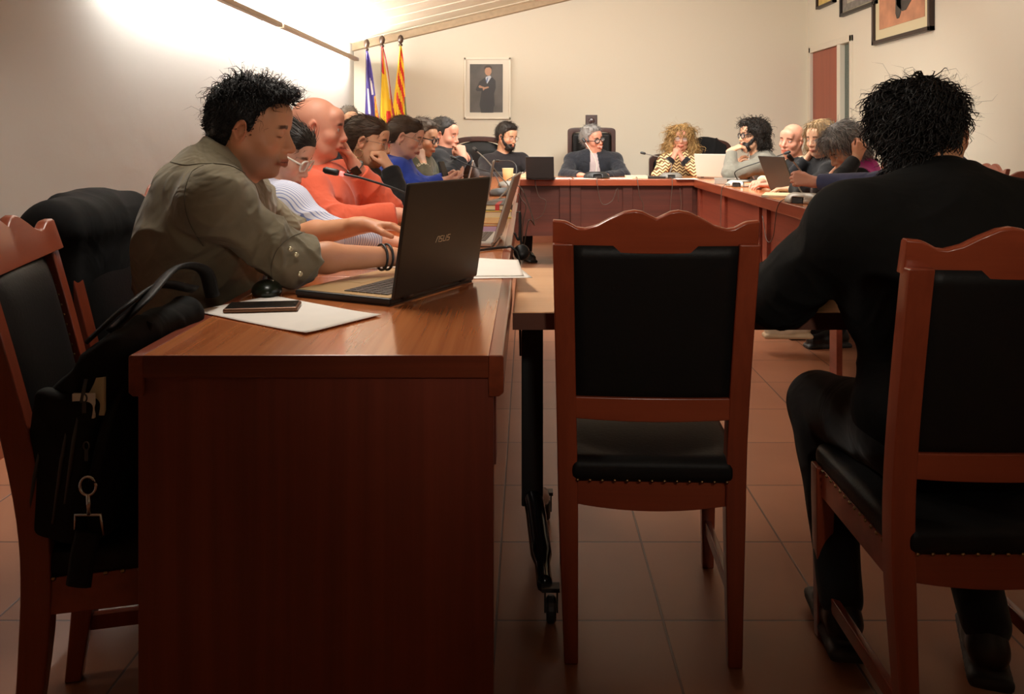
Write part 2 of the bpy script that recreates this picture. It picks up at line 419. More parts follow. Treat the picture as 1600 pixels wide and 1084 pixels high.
# floor: terracotta tiles with pale joints
def floor_mat():
    m, nt, b = new_mat('terracotta_tiles')
    tc = nt.nodes.new('ShaderNodeTexCoord'); mp = nt.nodes.new('ShaderNodeMapping')
    mp.inputs['Location'].default_value = (-0.335, -2.136, 0); nt.links.new(tc.outputs['Object'], mp.inputs['Vector'])
    br = nt.nodes.new('ShaderNodeTexBrick'); br.offset = 0.0; br.squash = 1.0
    br.inputs['Scale'].default_value = 1.0; br.inputs['Mortar Size'].default_value = 0.0035; br.inputs['Mortar Smooth'].default_value = 0.3
    br.inputs['Brick Width'].default_value = 0.414; br.inputs['Row Height'].default_value = 0.414
    br.inputs['Color1'].default_value = col(s2l(170, 112, 80)); br.inputs['Color2'].default_value = col(s2l(156, 100, 70)); br.inputs['Mortar'].default_value = col(s2l(96, 62, 46))
    nt.links.new(mp.outputs[0], br.inputs['Vector'])
    n = nd(nt, 'ShaderNodeTexNoise', Scale=3.0, Detail=6.0); nt.links.new(tc.outputs['Object'], n.inputs['Vector'])
    mx = nt.nodes.new('ShaderNodeMix'); mx.data_type = 'RGBA'; mx.blend_type = 'MULTIPLY'; mx.inputs[0].default_value = 0.45
    r = ramp(nt, [(0.3, (0.65, 0.6, 0.58)), (0.7, (1, 1, 1))]); nt.links.new(n.outputs[0], r.inputs[0])
    nt.links.new(br.outputs['Color'], mx.inputs[6]); nt.links.new(r.outputs[0], mx.inputs[7]); nt.links.new(mx.outputs[2], b.inputs['Base Color'])
    setin(b, Roughness=0.38); b.inputs['Specular IOR Level'].default_value = 0.4
    bp = nt.nodes.new('ShaderNodeBump'); bp.inputs['Strength'].default_value = 0.4; bp.inputs['Distance'].default_value = 0.002; bp.invert = True
    nt.links.new(br.outputs['Fac'], bp.inputs['Height']); nt.links.new(bp.outputs[0], b.inputs['Normal'])
    return m
XL, XR, YF, YB = -1.97, 3.165, 9.75, -2.6
def zc(x): return 2.236+0.2357*(x-XL)
struct(MB().box(XL-.1, XR+1.5, YB-.1, YF+.1, -.1, 0).obj('floor', floor_mat()))
struct(fix_normals(MB().prism([(XL-.12, 0), (XL, 0), (XL, zc(XL)), (XL-.12, zc(XL))], YB-.1, YF+.1).obj('wall_left', M_wall)))
m = MB(); m.prism([(XL-.12, 0), (XR+.12, 0), (XR+.12, zc(XR+.12)), (XL-.12, zc(XL-.12))], YF, YF+.12); struct(fix_normals(m.obj('wall_back', M_wallr)))
m = MB(); m.prism([(XL-.12, 0), (XR+.12, 0), (XR+.12, zc(XR+.12)), (XL-.12, zc(XL-.12))], YB-.12, YB); struct(fix_normals(m.obj('wall_front', M_wallr)))
DY0, DY1, DZ = 8.386, 9.66, 2.19
zr = zc(XR)+.03
m = MB(); m.box(XR, XR+.12, YB, DY0, 0, zr); m.box(XR, XR+.12, DY1, YF, 0, zr); m.box(XR, XR+.12, DY0, DY1, DZ, zr)
struct(m.obj('wall_right', M_wallr))
# corridor wall seen past the door glass
struct(MB().box(XR+.9, XR+1.0, 7.9, 9.9, 0, 2.6).obj('wall_corridor', plain('corridor_wall', s2l(170, 178, 160), 0.8)))
# ceiling: pale boards running up the slope, thin joints
m = MB(); y = YB-.1; k = 0
while y < YF+.1:
    w = 0.235
    for xx0, xx1 in ((XL-.12, XR+.14),):
        z0, z1 = zc(xx0), zc(xx1)
        e = 0.006 if k % 2 else 0.0
        m.add([(xx0, y+.008, z0+e), (xx1, y+.008, z1+e), (xx1, y+w-.008, z1+e), (xx0, y+w-.008, z0+e), (xx0, y, z0+.02), (xx1, y, z1+.02), (xx1, y+w, z1+.02), (xx0, y+w, z0+.02)],
              [(0, 1, 2, 3), (4, 5, 1, 0), (3, 2, 6, 7)])
    y += w; k += 1
m.add([(XL-.12, YB-.1, zc(XL)+.03), (XR+.14, YB-.1, zc(XR+.14)+.06), (XR+.14, YF+.1, zc(XR+.14)+.06), (XL-.12, YF+.1, zc(XL)+.03)], [(0,1,2,3)])
struct(m.obj('ceiling', plain('ceiling_boards', s2l(238, 228, 204), 0.7, var=0.05, vscale=6)))
# beam under the ceiling against the far wall, plus cornice and post in the left corner
m = MB(); bh = 0.075
m.add([(XL, YF-.10, zc(XL)-bh), (XR, YF-.10, zc(XR)-bh), (XR, YF, zc(XR)-bh), (XL, YF, zc(XL)-bh), (XL, YF-.10, zc(XL)+.02), (XR, YF-.10, zc(XR)+.02), (XR, YF, zc(XR)+.02), (XL, YF, zc(XL)+.02)],
      [(0,3,2,1),(4,5,6,7),(0,1,5,4),(1,2,6,5),(2,3,7,6),(3,0,4,7)])
struct(m.obj('trim_beam', plain('beam_paint', s2l(176, 152, 122), 0.7, var=0.08)))
struct(MB().box(XL, XR, YF-.015, YF, 0, .09).obj('baseboard_back', plain('tile_skirting', s2l(176, 110, 80), 0.5)))
struct(MB().box(XL, XL+.012, YB, YF, 0, .08).obj('baseboard_left', bpy.data.materials['tile_skirting']))
m = MB(); m.box(XR-.012, XR, YB, DY0-.06, 0, .08); struct(m.obj('baseboard_right', bpy.data.materials['tile_skirting']))

# door in the right wall
d = bpy.data.objects.new('door_1', None); C.objects.link(d); struct(d)
m = MB()
for y0, y1, z0, z1 in ((DY0, DY0+.055, 0, DZ), (DY1-.05, DY1, 0, DZ), (DY0, DY1, DZ-.062, DZ), (8.69, 8.78, 0, DZ-.05)): m.box(XR-.02, XR+.10, y0, y1, z0, z1)
m.obj('door_frame', M_white, d, bevel=0.004)
m = MB(); m.box(XR+.01, XR+.05, 8.785, 9.60, 0.01, 2.124); leaf = m.obj('door_leaf', wood('door_wood', s2l(158, 72, 44), s2l(134, 56, 34), 'z', 0.5, 0.4, 0.2), d)
m = MB(); m.tube([(XR-.005, 8.775, 1.93), (XR-.005, 8.775, 2.03)], .009); m.tube([(XR-.005, 8.775, .2), (XR-.005, 8.775, .3)], .009); m.obj('hinge', M_brass, d, smooth=True)
m = MB(); m.box(XR+.0, XR+.02, 9.47, 9.51, 1.0, 1.16); m.tube([(XR-.02, 9.49, 1.06), (XR-.05, 9.49, 1.06), (XR-.05, 9.38, 1.06)], .009); m.obj('door_handle', M_brass, d)
gm, nt, b = new_mat('pane_glass'); setin(b, Base_Color=col(s2l(180, 195, 180)), Roughness=0.25); b.inputs['Transmission Weight'].default_value = 0.75; b.inputs['IOR'].default_value = 1.2
MB().box(XR+.03, XR+.036, 8.44, 8.69, 0.05, 2.128).obj('glass_pane', gm, d)

# ------------------------------------------------------------------ wall lamp: a long batten along the left wall
M_tube = emit('lamp_tube', (1.0, 0.97, 0.92), 250.0)
zl = 2.045
for k, (y0, y1) in enumerate(((3.9, 6.48), (6.53, 9.40))):
    lab = ['nearer batten of the wall lamp line under the sloping ceiling', 'farthest batten of the wall lamp line, ending by the flags'][k]
    t = thing('wall_lamp', lab, 'lamp', (XL+.08, y0, zl), group='wall lamp battens')
    o = MB().box(XL+.075, XL+.125, y0, y1, zl-.024, zl+.012).obj('lamp_housing', plain('lamp_housing%d' % k, s2l(186, 168, 146), 0.6), None, bevel=.004); o.parent = t; o.matrix_parent_inverse = Matrix.Translation((-XL-.08, -y0, -zl))
    for yb in (y0+.2, y1-.24): o = MB().box(XL, XL+.08, yb, yb+.04, zl-.005, zl+.02).obj('bracket', M_white); o.parent = t; o.matrix_parent_inverse = Matrix.Translation((-XL-.08, -y0, -zl))
    mm = MB(); mm.tube([(XL+.058, y0+.03, zl+.017), (XL+.058, y1-.03, zl+.017)], .013, 10)
    o = mm.obj('lamp_tube', M_tube, smooth=True); o.parent = t; o.matrix_parent_inverse = Matrix.Translation((-XL-.08, -y0, -zl))

def area(name, loc, rot, sx, sy, power, color, spread=None):
    l = bpy.data.lights.new(name, 'AREA'); l.shape = 'RECTANGLE'; l.size = sx; l.size_y = sy; l.energy = power; l.color = color
    if spread: l.spread = spread
    o = bpy.data.objects.new(name, l); C.objects.link(o); o.location = loc; o.rotation_euler = rot; return o

# ------------------------------------------------------------------ pictures
def par(o, t, loc): o.parent = t; o.matrix_parent_inverse = Matrix.Translation(tuple(-x for x in loc)); return o
def wall_picture(y0, y1, z0, z1, fr, matw, content_mat, label, frame_mat, dep=.045, extra=None):
    loc = (XR, (y0+y1)/2, (z0+z1)/2)
    t = thing('framed_picture', label, 'picture', loc, group='pictures on the right wall')
    m = MB()
    for a, b, c, e in ((y0, y0+fr, z0, z1), (y1-fr, y1, z0, z1), (y0, y1, z0, z0+fr), (y0, y1, z1-fr, z1)): m.box(XR-dep, XR, a, b, c, e)
    par(m.obj('frame', frame_mat, bevel=.002), t, loc)
    par(MB().box(XR-.02, XR-.012, y0+fr, y1-fr, z0+fr, z1-fr).obj('mat', M_cream), t, loc)
    q = matw+fr
    a = MB().box(XR-.024, XR-.02, y0+q, y1-q, z0+q, z1-q)
    mats = [content_mat]
    if extra: mats += extra(a, y0+q, y1-q, z0+q, z1-q)
    par(a.obj('artwork', mats), t, loc)
M_pfr = plain('dark_frame', s2l(46, 26, 20), 0.4); M_pfr2 = plain('black_frame', s2l(30, 22, 20), 0.4)
art = plain('painting_ground', s2l(200, 142, 108), 0.7, var=0.25, vscale=5)
def ex(a, y0, y1, z0, z1):
    ms = [plain('paint_dark', s2l(72, 66, 60), 0.7, var=0.4, vscale=9), plain('paint_rose', s2l(186, 84, 80), 0.7, var=0.2, vscale=9)]
    r = random.Random(3)
    def blob(cy, w, zb, zt, mi, seed):
        rr = random.Random(seed); L = []; n = 9
        for i in range(n+1): L.append((cy-w*(.5+.25*rr.random())*(0.35 if i == 0 else 1), zb+(zt-zb)*i/n))
        R = []
        for i in range(n, -1, -1): R.append((cy+w*(.5+.25*rr.random())*(0.35 if i == 0 else 1), zb+(zt-zb)*i/n))
        a.prism(L+R, XR-.0265-mi*.0005, XR-.024, 'x', mi)
    L = y1-y0
    blob(y0+L*.42, L*.22, z0+.1, z1-.04, 1, 1); blob(y0+L*.83, L*.12, z0+.30, z1-.04, 1, 2); blob(y0+L*.22, L*.16, z0+.22, z1-.2, 2, 3); blob(y0+L*.55, L*.1, z0+.05, z0+.5, 1, 5)
    return ms
wall_picture(6.70, 7.83, 2.026, 3.0, .035, .09, art, 'large dark-framed abstract painting in orange and grey, nearest of the three', M_pfr, extra=ex)
def ex2(a, y0, y1, z0, z1):
    a.box(XR-.026, XR-.024, y0+.12, y1-.12, z0+.07, z1-.1, 1); a.box(XR-.028, XR-.026, y0+.2, y1-.22, z0+.16, z1-.2, 2)
    return [plain('print_pale', s2l(176, 168, 150), 0.7, var=.2), plain('print_dark', s2l(84, 84, 86), 0.7, var=.3)]
wall_picture(7.74, 8.64, 2.395, 3.05, .03, .012, plain('print_grey', s2l(126, 120, 112), 0.6, var=.25), 'grey framed print between the painting and the yellow picture', M_pfr2, extra=ex2)
def ex3(a, y0, y1, z0, z1):
    a.box(XR-.026, XR-.024, y0+.07, y1-.07, z0+.12, z1-.1, 1); return [plain('print_ochre2', s2l(196, 160, 84), 0.7, var=.2)]
wall_picture(8.83, 9.35, 2.575, 3.1, .025, .01, plain('print_ochre', s2l(214, 186, 110), 0.6, var=.1), 'small yellow picture in a dark frame above the door', M_pfr, extra=ex3)

# framed portrait photograph on the far wall
PX = lambda x: (x-825)*9.72/1346; PZ = lambda y: H-(y-213)*9.72/1346
loc = (PX(761), 9.74, PZ(138)); t = thing('framed_portrait', 'white-framed portrait photograph of a suited figure on the far wall', 'picture', loc)
m = MB(); x0, x1, z0, z1 = PX(725), PX(798), PZ(186), PZ(90); fr = .022
for a in ((x0, x0+fr, z0, z1), (x1-fr, x1, z0, z1), (x0, x1, z0, z0+fr), (x0, x1, z1-fr, z1)): m.box(a[0], a[1], 9.715, 9.75, a[2], a[3])
par(m.obj('frame', plain('white_frame', s2l(236, 226, 206), 0.45), bevel=.003), t, loc)
par(MB().box(x0+fr, x1-fr, 9.735, 9.748, z0+fr, z1-fr).obj('mat', plain('ivory_mat', s2l(232, 222, 204), 0.7)), t, loc)
m = MB(); m.box(PX(734), PX(785.5), 9.731, 9.735, PZ(175.5), PZ(100))
def pp(pts, mi, d): m.prism([(PX(734+(x-1108)*.175), PZ(100+(y-398)*.175)) for x, y in pts], 9.731-d, 9.7312, 'y', mi)
pp([(1210,832),(1195,760),(1205,690),(1212,640),(1172,640),(1160,625),(1195,555),(1240,520),(1310,518),(1338,545),(1340,610),(1325,660),(1330,770),(1322,780),(1318,832)], 1, .0010)
pp([(1248,525),(1252,512),(1290,500),(1300,515),(1262,575)], 2, .0016); pp([(1262,520),(1272,518),(1262,562),(1252,552)], 3, .0020)
pp([(1240,430),(1255,420),(1285,420),(1300,435),(1302,470),(1290,495),(1270,503),(1250,490),(1242,470)], 4, .0018)
pp([(1236,440),(1240,420),(1262,410),(1290,412),(1305,428),(1305,455),(1298,440),(1285,428),(1255,430),(1243,445),(1242,465)], 5, .0022)
pp([(1185,600),(1195,586),(1215,596),(1240,604),(1275,598),(1278,610),(1240,622),(1228,636),(1222,612),(1195,612)], 4, .0022)
par(m.obj('photograph', [plain('photo_grey', s2l(84, 78, 72), 0.5, var=.35, vscale=4), plain('photo_suit', s2l(44, 40, 40), .5, var=.2, vscale=10), plain('photo_shirt', s2l(200, 204, 212), .5), plain('photo_tie', s2l(96, 116, 150), .5), plain('photo_skin', s2l(186, 140, 110), .5), plain('photo_hair', s2l(50, 38, 32), .5)]), t, loc)

# ------------------------------------------------------------------ flags
FM = {k: plain('flag_'+k, c, 0.75, bump=(60, .2)) for k, c in dict(purple=s2l(78, 66, 140), white=s2l(236, 228, 220), yellow=s2l(244, 200, 50), red=s2l(206, 50, 44), darkred=s2l(150, 40, 46), green=s2l(96, 100, 60)).items()}
FN = ['purple', 'white', 'yellow', 'red', 'darkred', 'green']
def flag(px, pxt, lab, wl, wr, pat, ztop, seed):
    X = (px-825)*9.4/1346; loc = (X, 9.4, 0)
    t = thing('flag_on_pole', lab, 'flag', loc, group='flags in the far left corner')
    m = MB().at(loc); m.tube([(0,0,.05), (0,0,ztop-.1)], .012, 10); m.lathe([(.0,ztop-.13),(.022,ztop-.125),(.022,ztop-.105),(.012,ztop-.1),(.014,ztop-.09)], 12)
    par(m.obj('pole', plain('pole_wood%d' % seed, s2l(52, 34, 28), .35), smooth=True), t, loc)
    m = MB().at(loc); m.lathe([(.008,ztop-.1),(.026,ztop-.08),(.034,ztop-.045),(.024,ztop-.015),(.004,ztop)], 14); par(m.obj('finial', plain('finial%d' % seed, s2l(60, 42, 30), .3), smooth=True), t, loc)
    m = MB().at(loc); m.lathe([(.0,0),(.17,0),(.17,.02),(.06,.035),(.03,.09),(.0,.1)], 20); par(m.obj('base', M_dark, smooth=True), t, loc)
    m = MB().at((X, 9.385, 0)); nu, nv = 26, 44; vs = []; r = random.Random(seed); ph = r.random()*6
    for j in range(nv+1):
        v = j/nv; z = ztop-.12-v*1.35
        for i in range(nu+1):
            u = i/nu; L_ = wl*(v**.75); R_ = .012+wr*(v**.8)
            x = -L_+(L_+R_)*u
            y = -.02-.03*v*sin(u*5*pi+ph+v*1.5)-.02*sin(u*2.2*pi)
            vs.append((x+.006*sin(v*9+u*7), y, z-.03*sin(u*3)))
    fs = []; mi = []
    for j in range(nv):
        for i in range(nu):
            a = j*(nu+1)+i; fs.append((a, a+nu+1, a+nu+2, a+1)); mi.append(FN.index(pat(i/nu, (j+.5)/nv)))
    k0 = len(m.v); m.add(vs, fs); m.m = mi
    par(m.obj('cloth', [FM[k] for k in FN], smooth=True, solid=.0015), t, loc)
def pat1(u, v):
    if .30 < v < .5 and .2 < u < .36: return 'white'
    if .2 < v < .34 and .5 < u < .70 and (v-.17)*2.4+.5 > u: return 'white'
    if v > .36 and u > .55+(.75-v)*.55:
        return 'red' if int((v*1.0+u*2.2)*9) % 2 else 'yellow'
    return 'purple'
def pat2(u, v):
    if u > .82: return 'darkred'
    if u > .62 and v < .42: return 'white'
    if v < .2 and u < .5: return 'red'
    if v > .5 and (u-.5)**2+(v-.62)**2 < .035: return 'red'
    if v > .62: return 'red' if u > .3 else 'yellow'
    return 'yellow'
def pat3(u, v):
    if u < .18: return 'yellow'
    if u > .86 and v > .40: return 'green'
    return 'red' if (int((v*1.6-u*.55+2)*7) % 2 and u > .22) else 'yellow'
flag(573, 0, 'purple and white island flag with striped corner, leftmost on its pole', .004, .21, pat1, 2.262, 1)
flag(597, 0, 'yellow and red national flag hanging furled, the middle pole', .01, .22, pat2, 2.30, 2)
flag(626, 0, 'red and yellow striped flag hanging furled, rightmost pole', .12, .10, pat3, 2.31, 3)

# ------------------------------------------------------------------ council desks
def desk(x0, x1, y0, y1, label, inner, ends=(), pz0=0.0, pmat=None, posts=(), along='y', user_open=True):
    """a run of desk; inner = side with the long panel ('x1','x0','y0'); ends = closed end panels"""
    loc = ((x0+x1)/2, (y0+y1)/2, 0)
    t = thing('council_desk', label, 'desk', loc, group='varnished council desks')
    tm = M_dwood if along == 'y' else M_dtopx
    g = .002
    m = MB().box(x0+.026, x1-.026, y0+g, y1-g, T-.038, T) if along == 'y' else MB().box(x0+g, x1-g, y0+.026, y1-.026, T-.038, T)
    par(m.obj('desktop', tm, bevel=.002), t, loc)
    for s in (0, 1):
        if along == 'y':
            a = x0 if s == 0 else x1-.0265
            m = MB().prism([(a, T-.003), (a+.003, T), (a+.0265, T), (a+.0265, T-.073), (a+.008, T-.073), (a, T-.066)] if s == 0 else [(a, T), (a+.0235, T), (a+.0265, T-.003), (a+.0265, T-.066), (a+.0185, T-.073), (a, T-.073)], y0, y1, 'y')
        else:
            a = y0 if s == 0 else y1-.0265
            m = MB().prism([(a, T-.003), (a+.003, T), (a+.0265, T), (a+.0265, T-.06), (a+.004, T-.06), (a, T-.056)] if s == 0 else [(a, T), (a+.0235, T), (a+.0265, T-.003), (a+.0265, T-.056), (a+.0225, T-.06), (a, T-.06)], x0, x1, 'x')
        par(fix_normals(m.obj('edge_moulding', M_edgey if along == 'y' else M_edge, bevel=.003)), t, loc)
    pm = pmat or M_panel
    if inner == 'x1': par(MB().box(x1-.10, x1-.08, y0+.05, y1-.01, pz0, T-.038).obj('front_panel', pm), t, loc)
    if inner == 'x0': par(MB().box(x0+.05, x0+.07, y0+.01, y1-.01, pz0, T-.038).obj('front_panel', pm), t, loc)
    if inner == 'y0': par(MB().box(x0-.001, x1+.001, y0+.05, y0+.07, pz0, T-.038).obj('front_panel', pm), t, loc)
    for p in posts:
        if inner == 'y0': q = MB().box(p-.045, p+.045, y0+.03, y0+.055, pz0-.0, T-.038)
        elif inner == 'x0': q = MB().box(x0+.025, x0+.055, p-.05, p+.05, 0, T-.038)
        else: q = MB().box(x1-.085, x1-.06, p-.05, p+.05, 0, T-.038)
        par(q.obj('panel_post', pm, bevel=.003), t, loc)
    for e in ends:
        if e == 'y0': q = MB().box(x0+.014, x1-.018, y0+.008, y0+.03, 0, T-.037)
        if e == 'y1': q = MB().box(x0+.03, x1-.03, y1-.03, y1-.01, 0, T-.037)
        if e == 'x0': q = MB().box(x0+.01, x0+.03, y0+.03, y1-.03, 0, T-.037)
        if e == 'x1': q = MB().box(x1-.03, x1-.01, y0+.03, y1-.03, 0, T-.037)
        par(q.obj('end_panel', M_panel, bevel=.0015), t, loc)
    if 'y0' in ends and inner == 'x1':   # top's cross-grain front edging
        par(MB().box(x0+.0265, x1-.0265, y0-.0005, y0+.012, T-.039, T-.0005).obj('front_edging', M_edge), t, loc)
    return t
XDL, XDR = -.7035, -.043
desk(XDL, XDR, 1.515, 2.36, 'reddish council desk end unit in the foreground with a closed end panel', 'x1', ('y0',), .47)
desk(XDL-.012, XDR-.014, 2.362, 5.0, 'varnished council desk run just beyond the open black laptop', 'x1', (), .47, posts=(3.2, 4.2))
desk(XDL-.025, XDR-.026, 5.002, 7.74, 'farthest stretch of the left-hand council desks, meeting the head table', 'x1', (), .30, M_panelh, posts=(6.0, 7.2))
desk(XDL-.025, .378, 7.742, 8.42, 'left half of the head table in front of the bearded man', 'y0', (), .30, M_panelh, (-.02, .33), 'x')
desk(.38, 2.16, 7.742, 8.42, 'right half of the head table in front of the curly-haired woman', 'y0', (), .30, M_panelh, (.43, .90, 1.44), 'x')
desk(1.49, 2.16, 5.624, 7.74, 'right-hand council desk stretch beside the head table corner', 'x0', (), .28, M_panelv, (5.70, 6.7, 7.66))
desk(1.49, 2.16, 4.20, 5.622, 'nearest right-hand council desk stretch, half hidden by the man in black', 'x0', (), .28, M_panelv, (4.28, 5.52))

# pale flip-top table inside the U
loc = (.68, 2.42, 0); t = thing('folding_table', 'pale laminate flip-top table on black castored legs inside the desks', 'table', loc)
par(MB().box(-.036, 1.40, 2.07, 2.765, .737, .778).obj('tabletop', M_lam, bevel=.003), t, loc)
m = MB()
for a in ((-.037, 1.401, 2.066, 2.0705), (-.037, 1.401, 2.7645, 2.769)): m.box(a[0], a[1], a[2], a[3], .736, .776)
par(m.obj('edge_band', M_darkedge), t, loc)
for lx in (.012, 1.30):
    m = MB().box(lx-.03, lx+.03, 2.395, 2.435, .17, .725); m.box(lx-.05, lx+.09, 2.25, 2.58, .722, .737); lg = par(m.obj('leg', M_black, bevel=.004), t, loc)
    m = MB()
    m.tube(spline([(lx, 2.42, .20), (lx+.01, 2.36, .165), (lx+.025, 2.22, .10), (lx+.03, 2.14, .085)], 5), [.028]*10+[.02]*6, 10)
    m.tube(spline([(lx, 2.42, .20), (lx+.01, 2.50, .165), (lx+.03, 2.62, .10), (lx+.035, 2.69, .085)], 5), [.028]*10+[.02]*6, 10)
    par(m.obj('foot', M_blackg, smooth=True), t, loc)
    for cy in (2.13, 2.70):
        m = MB().at((lx+.045, cy, .032), rotm(0, 0, pi/2)); m.lathe([(.0,-.012),(.026,-.012),(.032,-.006),(.032,.006),(.026,.012),(.0,.012)], 20); 
        m.at(); m.box(lx+.028, lx+.032, cy-.015, cy+.015, .03, .085); m.box(lx+.058, lx+.062, cy-.015, cy+.015, .03, .085); m.box(lx+.022, lx+.066, cy-.016, cy+.016, .08, .09)
        par(m.obj('castor', M_dkgrey, smooth=False), t, loc)

# ------------------------------------------------------------------ wooden chairs with leather panels
def chair(label, wing=None):
    t = thing('dining_chair', label, 'chair', group='carved wooden chairs with black leather')
    # stiles: floor to crest, splayed foot and raked back
    prof = [(0, -.035), (.15, -.018), (.30, -.004), (.42, 0), (.52, -.006), (.65, -.028), (.80, -.062), (.92, -.092), (.965, -.104)]
    for s in (-1, 1):
        rings = []
        for z, y in spline([(p[0], p[1], 0) for p in prof], 3) and [(q[0], q[1]) for q in spline([(p[0], p[1], 0) for p in prof], 3)]:
            k = z/.965; cx = s*(.185+.018*k); hw = .016+.007*min(1, z/.35); hd = .017+.008*min(1, z/.3)*(1-.45*max(0, (z-.5)/.5))
            rings.append([(cx-hw, y-hd, z), (cx+hw, y-hd, z), (cx+hw, y+hd, z), (cx-hw, y+hd, z)])
        o = MB().loft(rings).obj('back_post', M_cwood, t, bevel=.004); fix_normals(o)
        rings = []
        for z, y, hw in ((0, .415, .0155), (.2, .412, .019), (.34, .41, .0225), (.415, .41, .0225)):
            cx = s*.198; rings.append([(cx-hw, y-hw, z), (cx+hw, y-hw, z), (cx+hw, y+hw, z), (cx-hw, y+hw, z)])
        fix_normals(MB().loft(rings).obj('leg', M_cwood, t, bevel=.004))
    # crest rail: double-hump top, ears at the ends
    half = [(0, 1.022), (.012, 1.028), (.03, 1.037), (.048, 1.040), (.07, 1.036), (.10, 1.022), (.128, 1.006), (.155, .998), (.172, 1.000), (.19, 1.010), (.20, 1.014), (.226, 1.016)]
    n = len(half); top = [(-x, z) for x, z in half[::-1]]+half[1:]
    def ycv(x, z): return -.104-(z-.965)*.27+.018*(1-(x/.22)**2)*-1+.018
    bot = [(x, .948-.006*(1-(x/.2)**2)) for x, z in top]
    ra = []
    for (x, z), (xb, zb) in zip(top, bot):
        y1 = ycv(x, z); y0 = ycv(x, zb)
        ra.append([(x, y1-.012, z-.004), (x, y1-.006, z), (x, y1+.008, z), (x, y1+.013, z-.004), (xb, y0+.015, zb), (xb, y0-.015, zb)])
    fix_normals(MB().loft(ra).obj('crest_rail', M_cwoodx, t, smooth=False, bevel=.002, seg=1))
    ra = []
    for k in range(13):
        x = -.188+.376*k/12; y = -.014-.012*(1-(x/.19)**2)*-1; dz = .008*(1-(x/.19)**2)
        ra.append([(x, -.02-.014+.0, .555-dz), (x, -.02+.012, .555-dz), (x, -.026+.012, .606-dz*.3), (x, -.026-.014, .606-dz*.3)])
    fix_normals(MB().loft(ra).obj('back_rail', M_cwoodx, t, bevel=.003))
    # padded back panel
    def pad(x, z, y, th): return (x, y, z)
    nx, nz = 12, 12
    for_front = []; vs = []; fs = []
    def by(z): return -.018-.088*((z-.58)/.38)**1.15 if z > .58 else -.018
    for side in (0, 1):
        for j in range(nz+1):
            for i in range(nx+1):
                u = i/nx; v = j/nz; z = .59+(.96-.59)*v; x = (-.175-.014*v)+(.35+.028*v)*u
                bl = (1-(2*u-1)**6)*(1-(2*v-1)**6)
                y = by(z)+(.004+.022*bl if side == 0 else -.008-.004*bl)
                vs.append((x, y, z))
    N = (nx+1)*(nz+1)
    for j in range(nz):
        for i in range(nx):
            a = j*(nx+1)+i; fs.append((a, a+nx+1, a+nx+2, a+1)); fs.append((N+a, N+a+1, N+a+nx+2, N+a+nx+1))
    ed = [i for i in range(nx+1)]+[j*(nx+1)+nx for j in range(1, nz+1)]+[nz*(nx+1)+i for i in range(nx-1, -1, -1)]+[j*(nx+1) for j in range(nz-1, 0, -1)]
    for a, b in zip(ed, ed[1:]+ed[:1]): fs.append((a, b, N+b, N+a))
    bp = MB().add(vs, fs).obj('backrest', M_leather, t, smooth=True); fix_normals(bp)
    m = MB()
    for k in range(15): u = (k+.5)/15; m.ball((-.185+.37*u, by(.94)+.013, .945), (.0042, .003, .0042), 4)
    for k in range(16):
        z = .61+.33*k/15
        for s in (-1, 1): m.ball((s*(.172+.012*(z-.6)/.35), by(z)+.013, z), (.0042, .003, .0042), 4)
    m.obj('nail', M_brass, bp, smooth=True)['kind'] = 'stuff'
    # seat
    q = SDF(); q.box((0, .205, .432), (.212, .235, .030), .024)
    q.ell((0, .21, .452), (.185, .2, .028), k=.02)
    q.box((-.215, -.03, .45), (.03, .035, .06), .004, .004, sub=True); q.box((.215, -.03, .45), (.03, .035, .06), .004, .004, sub=True)
    V, Fc, tg = q.mesh(.008); st = mesh_obj('seat', V, Fc, M_leather, t, smooth=True)
    m = MB()
    for k in range(13): m.ball((-.17+.34*k/12, -.031, .412), (.0045, .003, .0045), 4)
    for s in (-1, 1):
        for k in range(15): m.ball((s*.213, .0+.40*k/14, .412), (.003, .0045, .0045), 4)
    m.obj('nail', M_brass, st, smooth=True)['kind'] = 'stuff'
    # aprons; the rear one dips in the middle
    ra = []
    for k in range(13):
        x = -.19+.38*k/12; dz = .018*(1-(x/.19)**2); ra.append([(x, -.012, .352-dz), (x, .012, .352-dz), (x, .012, .412), (x, -.012, .412)])
    fix_normals(MB().loft(ra).obj('apron', M_cwoodx, t, bevel=.002))
    ra = []
    for k in range(13):
        x = -.19+.38*k/12; dz = .018*(1-(x/.19)**2); ra.append([(x, .40, .352-dz), (x, .424, .352-dz), (x, .424, .412), (x, .40, .412)])
    fix_normals(MB().loft(ra).obj('apron', M_cwoodx, t, bevel=.002))
    for s in (-1, 1): MB().box(s*.198-.011, s*.198+.011, .015, .40, .345, .412).obj('apron', M_cwoodx, t, bevel=.002)
    for s in (-1, 1): MB().box(s*.197-.009, s*.197+.009, -.01, .40, .10, .135).obj('stretcher', M_cwood, t, bevel=.003)
    return t
chair_proto = chair('empty carved wooden chair in the centre foreground, its black leather back to the camera')
chair_proto.location = (.285, 2.0, 0); chair_proto.rotation_euler = (0, 0, radians(-2.5))
def chair_at(x, y, deg, label, sc=1):
    c = copy_tree(chair_proto); c.location = (x, y, 0); c.rotation_euler = (0, 0, radians(deg)); c['label'] = label; return c
ch3 = chair_at(.905, 1.655, 0, 'carved wooden chair at the right edge, carrying the man in black')
ch2 = chair_at(-.925, 1.735, -76, 'carved wooden chair at the left edge with a black bag on its seat')
ch4 = chair_at(-1.06, 2.33, -90, 'chair under the man in the olive shirt, a black jacket over its back')
chair_at(2.33, 3.86, 180, 'empty wooden chair by the right wall, only its crest in view')
